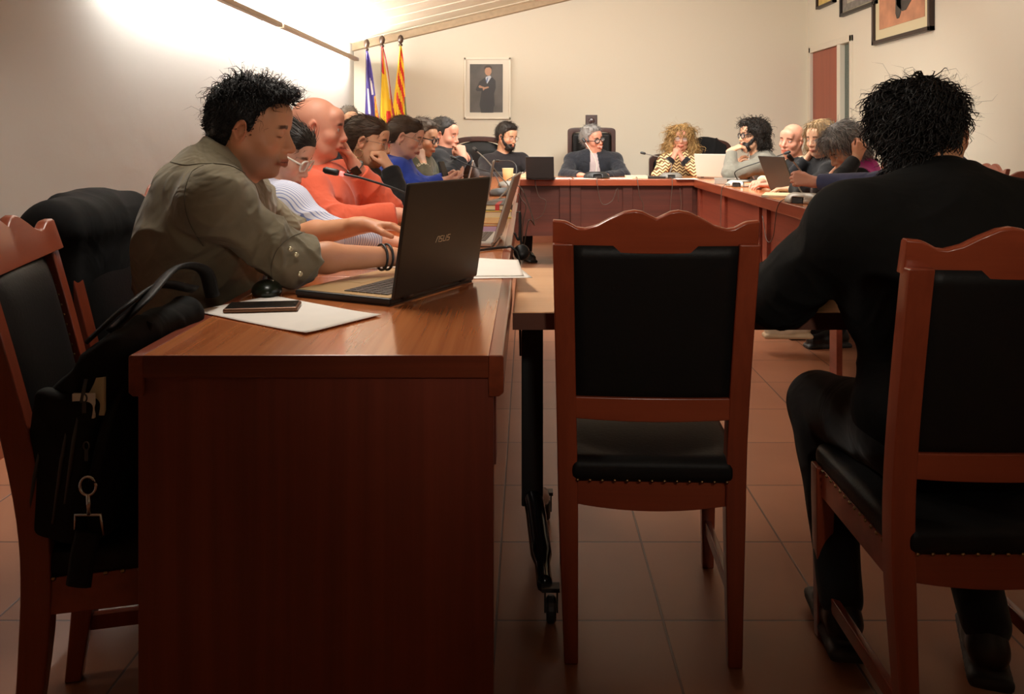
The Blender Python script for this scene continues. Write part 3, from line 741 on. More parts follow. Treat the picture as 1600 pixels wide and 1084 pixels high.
for (x, y, a, l) in ((-1.16, 3.0, -90, 'wooden chair of the woman with white glasses'), (-1.16, 3.62, -90, 'wooden chair of the bald man in orange'), (-1.16, 4.3, -90, 'wooden chair of the woman with her hair in a bun'),
                     (-1.16, 5.15, -90, 'wooden chair of the woman in the blue sweater'), (-1.16, 6.0, -90, 'wooden chair of the grey-haired man with glasses in the left row'), (-1.12, 6.7, -90, 'wooden chair of the man in the black sweater'),
                     (2.70, 7.15, 90, 'wooden chair of the man with the dark beard in grey'), (2.68, 6.5, 90, 'wooden chair of the bald man in the right row'), (2.66, 5.85, 90, 'wooden chair of the woman with the blonde bob'),
                     (2.62, 5.1, 90, 'wooden chair of the grey-haired woman in magenta')):
    chair_at(x, y, a, l)

# high-backed leather armchairs at the head table
def armchair(label, w, ztop, arch, wood_top, sq):
    t = thing('executive_chair', label, 'chair', group='high-backed leather armchairs')
    n = 20; out = []
    hw = w/2
    for k in range(n+1):
        a = pi*k/n; x = hw*abs(cos(a))**sq*(1 if cos(a) > 0 else -1); z = ztop-arch+arch*abs(sin(a))**(.55)
        out.append((x, z))
    poly = [(hw, .5)]+out+[(-hw, .5)]
    inn = [(x*(1-.045/hw), (z-.5)*(1-.05/(ztop-.5))+.5) for x, z in poly]
    m = MB(); k = len(poly)
    vs = [(x, -.035, z) for x, z in poly]+[(x, .03, z) for x, z in poly]+[(x, .03, z) for x, z in inn]+[(x, -.035, z) for x, z in inn]
    fs = []
    for i in range(k-1):
        fs += [(i, i+1, k+i+1, k+i), (k+i, k+i+1, 2*k+i+1, 2*k+i), (2*k+i, 2*k+i+1, 3*k+i+1, 3*k+i), (3*k+i, 3*k+i+1, i+1, i)]
    fs += [(0, k, 2*k, 3*k), (k-1, 4*k-1, 3*k-1, 2*k-1)]
    m.add(vs, fs); fix_normals(m.obj('back_frame', M_dark, t, bevel=.006))
    q = SDF(); q.box((0, .005, .5+(ztop-.55)/2), (hw-.045, .04, (ztop-.60)/2+.02), .035); 
    if arch > .1: q = SDF(); q.box((0, .005, .5+(ztop-arch-.5)/2+.02), (hw-.045, .04, (ztop-arch-.5)/2+.03), .03); q.ell((0, .005, ztop-arch), (hw-.045, .045, arch-.045), k=.03)
    q.cap((-hw+.12, .05, .8), (-hw+.12, .05, ztop-arch-.06), .008, sub=True, k=.03); q.cap((hw-.12, .05, .8), (hw-.12, .05, ztop-arch-.06), .008, sub=True, k=.03)
    V, Fc, _ = q.mesh(.012); mesh_obj('backrest', V, Fc, M_leather, t, smooth=True)
    q = SDF(); q.box((0, .27, .45), (.25, .26, .06), .045); V, Fc, _ = q.mesh(.014); mesh_obj('seat', V, Fc, M_leather, t, smooth=True)
    for s in (-1, 1):
        m = MB(); m.tube(spline([(s*.27, -.01, .68), (s*.28, .2, .70), (s*.28, .42, .68), (s*.275, .44, .45)], 6), .022, 8); m.obj('armrest', M_dark, t, smooth=True)
    m = MB(); m.tube([(0, .26, .08), (0, .26, .40)], .03, 12)
    for k in range(5): a = 2*pi*k/5; m.tube([(0, .26, .09), (.28*cos(a), .26+.28*sin(a), .03)], [.025, .018], 8)
    m.obj('pedestal', M_black, t, smooth=True)
    return t
a1 = armchair('high-backed dark leather armchair of the smiling man, with a carved crest on top', .50, 1.292, .055, True, .28)
a1.location = (.665, 9.02, 0); a1.rotation_euler = (0, 0, pi)
m = MB().box(-.062, .062, -.035, .0, 1.27, 1.425); cr = m.obj('crest_panel', M_dark, a1, bevel=.004)
m = MB().lathe([(.0, 0), (.03, 0), (.028, .006), (.0, .008)], 16); m.at((0, .0, 1.36), rotm(0, radians(-90))); m2 = MB().at((0, .0, 1.36), rotm(0, radians(-90))); m2.lathe([(.024, 0), (.032, .003), (.024, .006)], 16); m2.ball((0, 0, .003), (.012, .018, .006), 6); m2.obj('emblem', M_dark, cr, smooth=True)
a2 = armchair('brown round-topped leather armchair left of the bearded man', .62, 1.20, .17, True, .8); a2.location = (-.50, 8.72, 0); a2.rotation_euler = (0, 0, pi)
a3 = armchair('dark armchair right of the curly-haired woman, under a black coat', .50, 1.17, .15, True, .7); a3.location = (1.86, 8.95, 0); a3.rotation_euler = (0, 0, pi)
a4 = armchair('leather armchair of the curly blonde woman', .48, 1.02, .1, True, .7); a4.location = (1.52, 9.12, 0); a4.rotation_euler = (0, 0, pi)
# ------------------------------------------------------------------ people
def headR(yaw, pitch, roll=0):
    y, p = radians(yaw), radians(pitch)
    f = np.array([cos(y)*cos(p), sin(y)*cos(p), sin(p)]); r = unit(np.cross(f, [0, 0, 1])); u = np.cross(r, f)
    if roll:
        a = radians(roll); r, u = r*cos(a)+u*sin(a), u*cos(a)-r*sin(a)
    return np.stack([r, f, u], 1)
def skin_mat(name, c, rough=0.5):
    m, nt, b = new_mat(name); v = coords(nt)
    n = nd(nt, 'ShaderNodeTexNoise', Scale=9.0, Detail=3.0); nt.links.new(v, n.inputs['Vector'])
    r = ramp(nt, [(0.3, (c[0]*.92, c[1]*.82, c[2]*.80)), (0.7, (min(1, c[0]*1.05), c[1]*1.05, c[2]*1.05))])
    nt.links.new(n.outputs[0], r.inputs[0])
    at = nd(nt, 'ShaderNodeAttribute'); at.attribute_name = 'tint'; mx = nt.nodes.new('ShaderNodeMix'); mx.data_type = 'RGBA'; mx.blend_type = 'MULTIPLY'; mx.inputs[0].default_value = 1.0
    nt.links.new(r.outputs[0], mx.inputs[6]); nt.links.new(at.outputs['Color'], mx.inputs[7]); nt.links.new(mx.outputs[2], b.inputs['Base Color'])
    setin(b, Roughness=rough); b.inputs['Specular IOR Level'].default_value = 0.35
    b.inputs['Subsurface Weight'].default_value = 0.08; b.inputs['Subsurface Radius'].default_value = (.02, .008, .004); b.inputs['Subsurface Scale'].default_value = 0.3
    add_bump(nt, b, v, 260, .12, .001)
    return m
SKIN = {}
def skins(tone):
    if tone not in SKIN:
        c = {'fair': s2l(232, 184, 158), 'tan': s2l(208, 150, 112), 'pink': s2l(214, 154, 128), 'warm': s2l(218, 170, 136)}[tone]
        g = tuple(x*k for x, k in zip(c, (.45, .45, .5)))
        SKIN[tone] = [skin_mat('skin_'+tone, c), plain('eye_white', (.62, .58, .53), .25), plain('iris', (.03, .018, .01), .2)]
    return SKIN[tone]
def head_prims(q, o, R, sc, closed=False, mouth='rest', stub=False, fem=False, browt=4, nose=1.0, full=1.0):
    q.frame(o, R, sc)
    q.ell((0, -.016, .035), (.0745, .094, .082), k=.02)
    q.ell((0, .022, -.022), (.0625*full, .070, .086), k=.03)
    q.ell((0, .03, -.078), (.047*full, .048, .034), k=.025, tag=5 if stub else 0)
    q.ell((0, .066, -.099), (.020, .018, .015), k=.02, tag=5 if stub else 0)
    for s in (-1, 1):
        q.cap((s*.060*full, -.012, -.035), (s*.040*full, .035, -.088), .016, .015, k=.03, tag=5 if stub else 0)   # jaw line
        q.ell((s*.043, .054, -.030), (.022, .024, .020), k=.02)
    q.cap((-.034, .078, .020), (.034, .078, .020), .0125, k=.015); q.ell((0, .068, .05), (.052, .028, .035), k=.02)
    for s in (-1, 1): q.ell((s*.031, .098, .000), (.017, .014, .0115), k=.012, sub=True, tag=-1)
    n = nose
    q.cap((0, .088, .008), (0, .103*(.5+.5*n)+.000, -.030), .0075, .0105, k=.012)
    q.ell((0, .1045+.006*(n-1), -.034), (.0105, .0115*n, .0095), k=.008)
    for s in (-1, 1): q.ell((s*.0125, .094, -.037), (.0075, .010, .0075), k=.006); q.ell((s*.0065, .103, -.0455), (.0035, .005, .003), k=.003, sub=True, tag=-1)
    q.ell((0, .088, -.062), (.026, .014, .016), k=.012, tag=5 if stub else 0)
    for s in (-1, 1):
        q.ell((s*.031, .0755, .0015), (.0125, .0125, .0125), k=.001, tag=2 if not closed else 0)
        if closed:
            q.ell((s*.031, .0775, .0035), (.0145, .0125, .010), k=.003)
            q.cap((s*.021, .0865, -.0035), (s*.041, .0815, -.0035), .0014, k=.0005, tag=4)
        else:
            q.ell((s*.031, .0845, .001), (.0055, .0042, .0055), k=.0004, tag=3)
            q.cap((s*.019, .0835, .0055), (s*.043, .079, .0045), .0045, .004, k=.003)
            q.cap((s*.032, .0868, .0072), (s*.040, .084, .006), .0025, k=.001)
            q.cap((s*.020, .082, -.0065), (s*.042, .0785, -.0055), .0036, k=.003)
        q.cap((s*.016, .0925, .0200), (s*.030, .0905, .0245), .0035, .0042, k=.001, tag=browt); q.cap((s*.030, .0905, .0245), (s*.046, .078, .0205), .0042, .0025, k=.001, tag=browt)
        # ears
        Re = np.array(Matrix.Rotation(radians(-s*22), 3, 'Z') @ Matrix.Rotation(radians(-12), 3, 'X'))
        q.ell((s*.078, -.007, -.004), (.0080, .021, .033), k=.006, R=Re)
        q.cap((s*.080, -.012, .016), (s*.083, -.020, -.004), .0045, .004, k=.003); q.cap((s*.083, -.020, -.004), (s*.078, -.006, -.030), .004, .0055, k=.003)
        q.ell((s*.0875, -.002, -.001), (.0125, .0105, .020), k=.003, sub=True, tag=-1, R=Re)
    w = .024 if mouth != 'smile' else .032; dz = 0 if mouth != 'smile' else .006
    q.cap((-w, .090-.3*dz, -.0655+dz), (0, .1000, -.0635), .0035, .0058, k=.004, tag=1); q.cap((0, .1000, -.0635), (w, .090-.3*dz, -.0655+dz), .0058, .0035, k=.004, tag=1)
    q.cap((-w*.85, .090, -.0715+dz), (0, .0985, -.0745), .0038, .0068, k=.004, tag=1); q.cap((0, .0985, -.0745), (w*.85, .090, -.0715+dz), .0068, .0038, k=.004, tag=1)
    if mouth == 'smile': q.cap((-w*.7, .104, -.0665), (w*.7, .104, -.0665), .004, k=.002, sub=True, tag=2)
    else: q.cap((-w*.9, .0975, -.0683), (w*.9, .0975, -.0683), .0016, k=.0016, sub=True, tag=-1)
    q.frame()
def face_tint(Lc, stub, closed, mouth, brow):
    x, y, z = Lc.T; ax = np.abs(x); c = np.ones((len(Lc), 3)); front = sstep(.03, .06, y)*(y < .13)
    def mix(mask, col_):
        c[:] = c*(1-mask[:, None])+c*np.array(col_)*mask[:, None]
    mix(np.exp(-((ax-.042)/.018)**2-((z+.032)/.016)**2)*front*.8, (1.02, .84, .82))
    mix(np.exp(-(ax/.014)**2-((z+.036)/.012)**2)*front*.8, (1.02, .84, .82))
    mix(sstep(.073, .082, ax)*(np.abs(z) < .05)*(np.abs(y) < .05), (1.0, .84, .82))
    if stub: mix(sstep(-.030, -.072, z+.12*(y < 0.03)*(.03-y)-.25*np.maximum(0, ax-.03)*0)*sstep(-.02, .015, y)*(1-sstep(-.115, -.14, z))*.8, (.50, .52, .58))
    dz = .0055 if mouth == 'smile' else 0
    mix(sstep(.028, .022, ax)*sstep(.0105, .0075, np.abs(z+.0688-dz*ax/.02))*front, (.86, .52, .52)); mix(sstep(.026, .022, ax)*sstep(.0024, .0008, np.abs(z+.0683-dz*ax/.02))*front, (.35, .25, .25))
    zb = .0225+.10*(ax-.018)*(ax < .033)+.0015*(ax >= .033)-.22*np.maximum(0, ax-.033)
    mix(sstep(.0125, .0165, ax)*sstep(.050, .045, ax)*sstep(.0062, .0035, np.abs(z-zb))*front, (brow, brow*.85, brow*.75))
    if closed: mix(sstep(.018, .021, ax)*sstep(.045, .041, ax)*sstep(.0026, .001, np.abs(z+.0045+8*(ax-.031)**2*-1))*front, (.2, .16, .15))
    mix(np.exp(-((ax-.030)/.014)**2-((z-.004)/.011)**2)*front*.5, (.86, .78, .78))
    return c
def hand_prims(q, w, d, n, side, curl=0.5, sc=1.0, spread=.10, thumb=.5, curls=None):
    """w wrist, d direction to knuckles, n palm normal (where the fingers curl to), side towards the thumb"""
    d = unit(d); n = unit(n-np.dot(n, d)*d); t = unit(side-np.dot(side, d)*d-np.dot(side, n)*n)
    q.frame()
    P = lambda a, b, c: w+sc*(a*d+b*t+c*n)
    q.cap(P(-.03, 0, 0), P(.02, 0, 0), .025*sc, .026*sc, k=.02, flat=(n, .72))
    for i, (b0, b1, L) in enumerate(((.014, .030, .088), (.005, .010, .092), (-.005, -.009, .088), (-.014, -.027, .080))):
        kn = P(L, b1, 0)
        q.cap(P(.008, b0, 0), kn, .0145*sc, .0115*sc, k=.012)
        ls = ((.043, .026, .021), (.048, .030, .022), (.044, .028, .021), (.034, .021, .018))[i]
        cu = curl if curls is None else curls[i]
        a = cu*radians(80)*.9; p = kn; dd = d*cos(spread*(b1/.03))+t*sin(spread*(b1/.03)); ang = 0
        for j, l in enumerate(ls):
            ang += (a if j < 2 else a*.7)
            v = dd*cos(ang)+n*sin(ang); p2 = p+v*l*sc
            r0 = (.0098, .0088, .0080)[j]*sc*(1 if i < 3 else .88); r1 = (.0090, .0080, .0068)[j]*sc*(1 if i < 3 else .88)
            q.cap(p, p2, r0, r1, k=.0025); p = p2
    q.cap(P(.012, .016, .004), P(.045, .036, .012), .016*sc, .0135*sc, k=.012)
    tv = unit(d*.80+t*.55*(1-thumb)+n*(.25+.5*thumb)); p1 = P(.045, .036, .012); p2 = p1+tv*.034*sc; tv2 = unit(d*.9+t*.05+n*(.2+.5*thumb)-t*.4*thumb); p3 = p2+tv2*.028*sc
    q.cap(p1, p2, .0125*sc, .0108*sc, k=.004); q.cap(p2, p3, .0105*sc, .0082*sc, k=.003)
def to_world(V, o, R, sc): return (V*sc)@R.T+o

def hair_mesh(style, res, seed, n, colr):
    """hair volume in head space + strands; returns V,F"""
    q = SDF(); L = .03; w = .0022; curl = .1; lift = .3; jit = .35; droop = 0; seg = 4; cf = 1.0
    flow = lambda P: np.tile([0, -.3, -1.0], (len(P), 1))
    cutface = True
    if style in ('short', 'cropped', 'tousled', 'greyshort', 'balding'):
        t = {'short': .008, 'cropped': .004, 'tousled': .004, 'greyshort': .014, 'balding': .004}[style]
        q.ell((0, -.02, .040), (.0765+t*.7, .095+t, .082+t), k=.01); q.ell((0, -.045, .0), (.070+t*.5, .066+t, .075), k=.02)
        for s in (-1, 1): q.cap((s*.072, .014, .02), (s*.0735, .012, -.018 if style != 'greyshort' else -.01), .0075, .005, k=.012)
        if style in ('tousled', 'greyshort'): q.ell((0, .045, .098), (.056, .040, .022), k=.02); q.ell((0, -.01, .112), (.058, .065, .022), k=.02)
        q.box((0, .125, -.055), (.2, .098, .108), .01, .008, sub=True)
        for s in (-1, 1): q.ell((s*.06, .085, .050), (.030, .035, .035), k=.015, sub=True)
        q.box((0, .0, -.150), (.2, .2, .082), .005, .01, sub=True)
        for s in (-1, 1): q.ell((s*.086, .000, -.030), (.020, .024, .044), k=.01, sub=True)
        q.ell((0, .04, -.10), (.06, .07, .09), k=.01, sub=True)
        if style == 'balding': q.ell((0, .02, .13), (.075, .11, .07), k=.02, sub=True)
        L, w, lift, jit = {'short': (.022, .0018, .35, .4), 'cropped': (.012, .0014, .3, .4), 'tousled': (.040, .0028, .20, .30), 'greyshort': (.035, .002, .35, .35), 'balding': (.01, .0015, .2, .3)}[style]
        curl = .40 if style == 'tousled' else .1
        if style == 'tousled': seg = 6
        flow = lambda P: np.stack([P[:, 0]*3, .9-np.abs(P[:, 1]-.02)*6-(P[:, 2] < .03)*1.1, -.25-(P[:, 2] < .06)*.9+(P[:, 1] > .05)*.5], 1)
    elif style == 'tied':   # combed back to a knot / tail
        q.ell((0, -.022, .038), (.0785, .098, .086), k=.01); q.ell((0, -.05, -.0), (.068, .062, .070), k=.02)
        q.ell((0, .045, .058), (.062, .048, .052), k=.02)
        q.box((0, .130, -.062), (.2, .095, .10), .01, .012, sub=True)
        for s in (-1, 1): q.ell((s*.086, .002, -.026), (.018, .022, .040), k=.01, sub=True)
        for s in (-1, 1): q.ell((s*.045, .098, .035), (.022, .022, .022), k=.015, sub=True)
        q.box((0, .0, -.150), (.2, .2, .085), .005, .01, sub=True); q.ell((0, .04, -.10), (.06, .07, .085), k=.01, sub=True)
        L, w, lift, jit, curl = .05, .0018, .05, .12, .05
        flow = lambda P: np.array([0, -.14, .015])-P
    elif style == 'curlylong':
        q.ell((0, -.02, .045), (.090, .105, .092), k=.02)
        for s in (-1, 1):
            q.cap((s*.075, -.01, .06), (s*.100, -.01, -.07), .040, .046, k=.03); q.cap((s*.100, -.01, -.07), (s*.105, .00, -.165), .046, .034, k=.02)
            q.cap((s*.035, .045, .105), (s*.078, .035, .05), .026, .024, k=.02)
        q.cap((0, -.06, 0), (0, -.075, -.15), .075, .06, k=.03)
        q.ell((0, .11, -.03), (.060, .085, .098), k=.015, sub=True); q.ell((0, .03, -.07), (.058, .06, .09), k=.01, sub=True)
        L, w, lift, jit, curl, seg, cf, droop = .11, .0046, .10, .28, .20, 8, 1.6, .6
        flow = lambda P: np.stack([P[:, 0]*2, P[:, 1]*1-.1, -np.ones(len(P))], 1)
    elif style == 'curlymed':
        q.ell((0, -.03, .045), (.100, .112, .095), k=.02); q.cap((0, -.05, -.01), (0, -.07, -.075), .082, .075, k=.03)
        for s in (-1, 1): q.cap((s*.078, -.015, .03), (s*.082, -.02, -.06), .028, .026, k=.02)
        q.ell((0, .05, .10), (.065, .045, .03), k=.02)
        q.ell((0, .125, -.03), (.075, .085, .092), k=.015, sub=True); q.ell((0, .03, -.09), (.062, .06, .085), k=.01, sub=True)
        L, w, lift, jit, curl, seg, cf, droop = .055, .0036, .22, .45, .28, 6, 1.3, .4
        flow = lambda P: np.stack([P[:, 0]*3, P[:, 1]*2, -.6*np.ones(len(P))], 1)
    elif style == 'bob':
        q.ell((0, -.02, .045), (.090, .106, .090), k=.02)
        for s in (-1, 1): q.cap((s*.072, .0, .05), (s*.088, .012, -.055), .032, .026, k=.03); q.cap((s*.03, .055, .10), (s*.07, .05, .045), .022, .018, k=.02)
        q.cap((0, -.05, 0), (0, -.06, -.08), .08, .062, k=.03)
        q.ell((0, .12, -.03), (.066, .085, .098), k=.015, sub=True); q.ell((0, .03, -.08), (.058, .06, .085), k=.01, sub=True)
        L, w, lift, jit, curl, seg, droop = .07, .0024, .15, .15, .08, 5, .5
        flow = lambda P: np.stack([P[:, 0]*3, P[:, 1]*1.5, -np.ones(len(P))], 1)
    elif style == 'wavyshort':   # grey, swept layers, slightly long
        q.ell((0, -.02, .045), (.092, .112, .096), k=.02); q.cap((0, -.05, -.0), (0, -.06, -.06), .08, .066, k=.03); q.ell((0, .055, .085), (.070, .045, .040), k=.02)
        q.box((0, .140, -.060), (.2, .095, .10), .01, .015, sub=True); q.ell((0, .03, -.10), (.06, .06, .08), k=.01, sub=True)
        for s in (-1, 1): q.ell((s*.09, .004, -.03), (.02, .02, .035), k=.01, sub=True)
        L, w, lift, jit, curl, seg, droop = .065, .0026, .3, .22, .15, 5, .4
        flow = lambda P: np.stack([P[:, 0]*5, P[:, 1]*5+.15, -.5*np.ones(len(P))], 1)
    elif style == 'mane':       # thick wavy dark hair to the collar
        q.ell((-.002, -.02, .042), (.079, .098, .082), k=.02); q.ell((-.038, -.035, .030), (.086, .092, .088), k=.03); q.cap((-.030, -.050, 0), (-.034, -.062, -.085), .062, .050, k=.03); q.ell((0, .05, .090), (.060, .045, .028), k=.02)
        q.cap((-.07, -.02, .02), (-.068, -.03, -.05), .024, .020, k=.02)
        q.box((0, .135, -.058), (.2, .098, .104), .01, .012, sub=True); q.ell((0, .04, -.10), (.06, .07, .085), k=.01, sub=True)
        for s in (-1, 1): q.ell((s*.095, .020, -.020), (.040, .046, .046), k=.01, sub=True)
        L, w, lift, jit, curl, seg, cf, droop = .050, .0036, .10, .30, .20, 6, 1.1, .9
        flow = lambda P: np.stack([P[:, 0]*3.5, P[:, 1]*2+.0, -.8*np.ones(len(P))], 1)
    am = {'short': .002, 'cropped': .001, 'tousled': .007, 'curlylong': .010, 'curlymed': .009, 'bob': .004, 'wavyshort': .005, 'mane': .006}.get(style, .0015)
    q.disp = lambda P: am*wav(P*np.array([1, 1, .6]), 95, seed)
    V, Fq, _ = q.mesh(res, n=10)
    N = vnormals(V, Fq); r = np.random.default_rng(seed); ok = np.arange(len(V))
    # roots only on the outer shell
    ctr = np.array([0, -.02, .02]); out = ((V-ctr)*N).sum(1) > 0.25*np.linalg.norm(V-ctr, axis=1); ok = ok[out]
    if style == 'tousled': w_ = V[ok]; ok = ok[~((w_[:, 1] > .035) & (w_[:, 2] < .078))]
    if style == 'mane':
        w_ = V[ok]; ok = ok[~((np.abs(w_[:, 0]) > .045) & (w_[:, 1] > -.042) & (w_[:, 2] < .070)) & ~((w_[:, 1] > .045) & (w_[:, 2] < .055))]
    ix = r.choice(ok, min(n, len(ok)*3)); P = V[ix]+N[ix]*(-.002); fl = flow(P); nn = N[ix]
    fl = fl-nn*(fl*nn).sum(1)[:, None]; fl /= np.linalg.norm(fl, axis=1)[:, None]+1e-6
    Lr = L*(.38+.62*sstep(.045, .10, P[:, 2])) if style in ('tousled', 'short') else L
    lf = (lift*(.25+.75*sstep(.04, .10, P[:, 2])))[:, None] if style == 'tousled' else lift
    SV, SF = strands(P, fl, nn, Lr, w, seg, lf, curl, cf, droop, seed+1, jit)
    mi = np.concatenate([np.zeros(len(Fq), int), (np.arange(len(SF))//(seg*3)) % 3])
    if style in ('tousled', 'mane', 'curlymed', 'curlylong', 'wavyshort', 'greyshort'):   # loose wisps
        top = ok[(V[ok][:, 2] > (.03 if style == 'tousled' else -.05))]; ix = r.choice(top, n//9); P = V[ix]; fl = flow(P); nn = N[ix]; fl = fl-nn*(fl*nn).sum(1)[:, None]; fl /= np.linalg.norm(fl, axis=1)[:, None]+1e-6
        S2, F2 = strands(P, fl, nn, L*1.1, .0008, 5, .55, .3, 1.2, droop*.6, seed+5, .45)
        SF = np.concatenate([SF, F2+len(SV)]); SV = np.concatenate([SV, S2]); mi = np.concatenate([mi, np.zeros(len(F2), int)])
    VV = np.concatenate([V, SV]); FF = np.concatenate([Fq, SF+len(V)])
    return VV, FF, mi
def hair_mats(name, c):
    out = []
    for k, f in enumerate((1.0, 1.35, .7)):
        m, nt, b = new_mat('%s_%d' % (name, k)); v = coords(nt, (60, 60, 18))
        cc = tuple(min(1, x*f) for x in c)
        n = nd(nt, 'ShaderNodeTexNoise', Scale=4.0, Detail=4.0, Distortion=.8); nt.links.new(v, n.inputs['Vector'])
        r = ramp(nt, [(0.35, tuple(x*.6 for x in cc)), (0.7, cc)]); nt.links.new(n.outputs[0], r.inputs[0]); nt.links.new(r.outputs[0], b.inputs['Base Color'])
        setin(b, Roughness=.5); b.inputs['Specular IOR Level'].default_value = .35
        bp = nt.nodes.new('ShaderNodeBump'); bp.inputs['Strength'].default_value = .5; bp.inputs['Distance'].default_value = .004
        nt.links.new(n.outputs[0], bp.inputs['Height']); nt.links.new(bp.outputs[0], b.inputs['Normal'])
        out.append(m)
    return out
HAIRC = {k: hair_mats('hair_'+k, c) for k, c in dict(black=(.012, .009, .008), dark=(.022, .015, .011), brown=(.075, .042, .024), greybrown=(.16, .12, .09), grey=(.36, .34, .32), blonde=(.58, .35, .13), ash=(.42, .27, .13)).items()}
GLM = {}
def glasses(t, o, R, sc, kind, loc):
    c = {'white': s2l(235, 228, 214), 'black': (.01, .01, .01), 'thin': s2l(120, 90, 70), 'dark': s2l(40, 28, 24)}[kind]
    if kind not in GLM: GLM[kind] = plain('spectacle_frame_'+kind, c, .3)
    if 'lens' not in GLM:
        gm, nt, b = new_mat('spectacle_lens'); setin(b, Base_Color=(1, 1, 1, 1), Roughness=0.02); b.inputs['Alpha'].default_value = .10; b.inputs['Specular IOR Level'].default_value = .8; GLM['lens'] = gm
    th = {'white': .0035, 'black': .0042, 'thin': .0012, 'dark': .0032}[kind]; rx, rz = (.025, .019) if kind != 'thin' else (.023, .020)
    m = MB(); ln = MB()
    for s in (-1, 1):
        pts = [(s*.0335+rx*(abs(cos(a))**.8)*(1 if cos(a) > 0 else -1), .1005-.004*(abs(cos(a)) if cos(a)*s > 0 else 0), -.002+rz*(abs(sin(a))**.8)*(1 if sin(a) > 0 else -1)) for a in [2*pi*k/24 for k in range(25)]]
        m.tube(pts, th, 6, cap=False); ln.loft([[(p[0], p[1]-.0006, p[2]) for p in pts[:-1]], [(p[0], p[1]+.0006, p[2]) for p in pts[:-1]]])
        m.tube(spline([(s*.058, .099, .004), (s*.074, .085, .006), (s*.083, .0, .008), (s*.084, -.012, -.004)], 4), th*.9, 6)
    m.tube([(-.010, .1015, .003), (0, .1045, .005), (.010, .1015, .003)], th*.9, 6)
    fr = bpy.data.objects.new('glasses', None)
    V = to_world(np.array(m.v), o, R, sc); a = mesh_obj('glasses', V, m.f, GLM[kind], None, smooth=True); par(a, t, loc)
    V = to_world(np.array(ln.v), o, R, sc); l = mesh_obj('lens', V, ln.f, GLM['lens'], None); l.parent = a
    return a

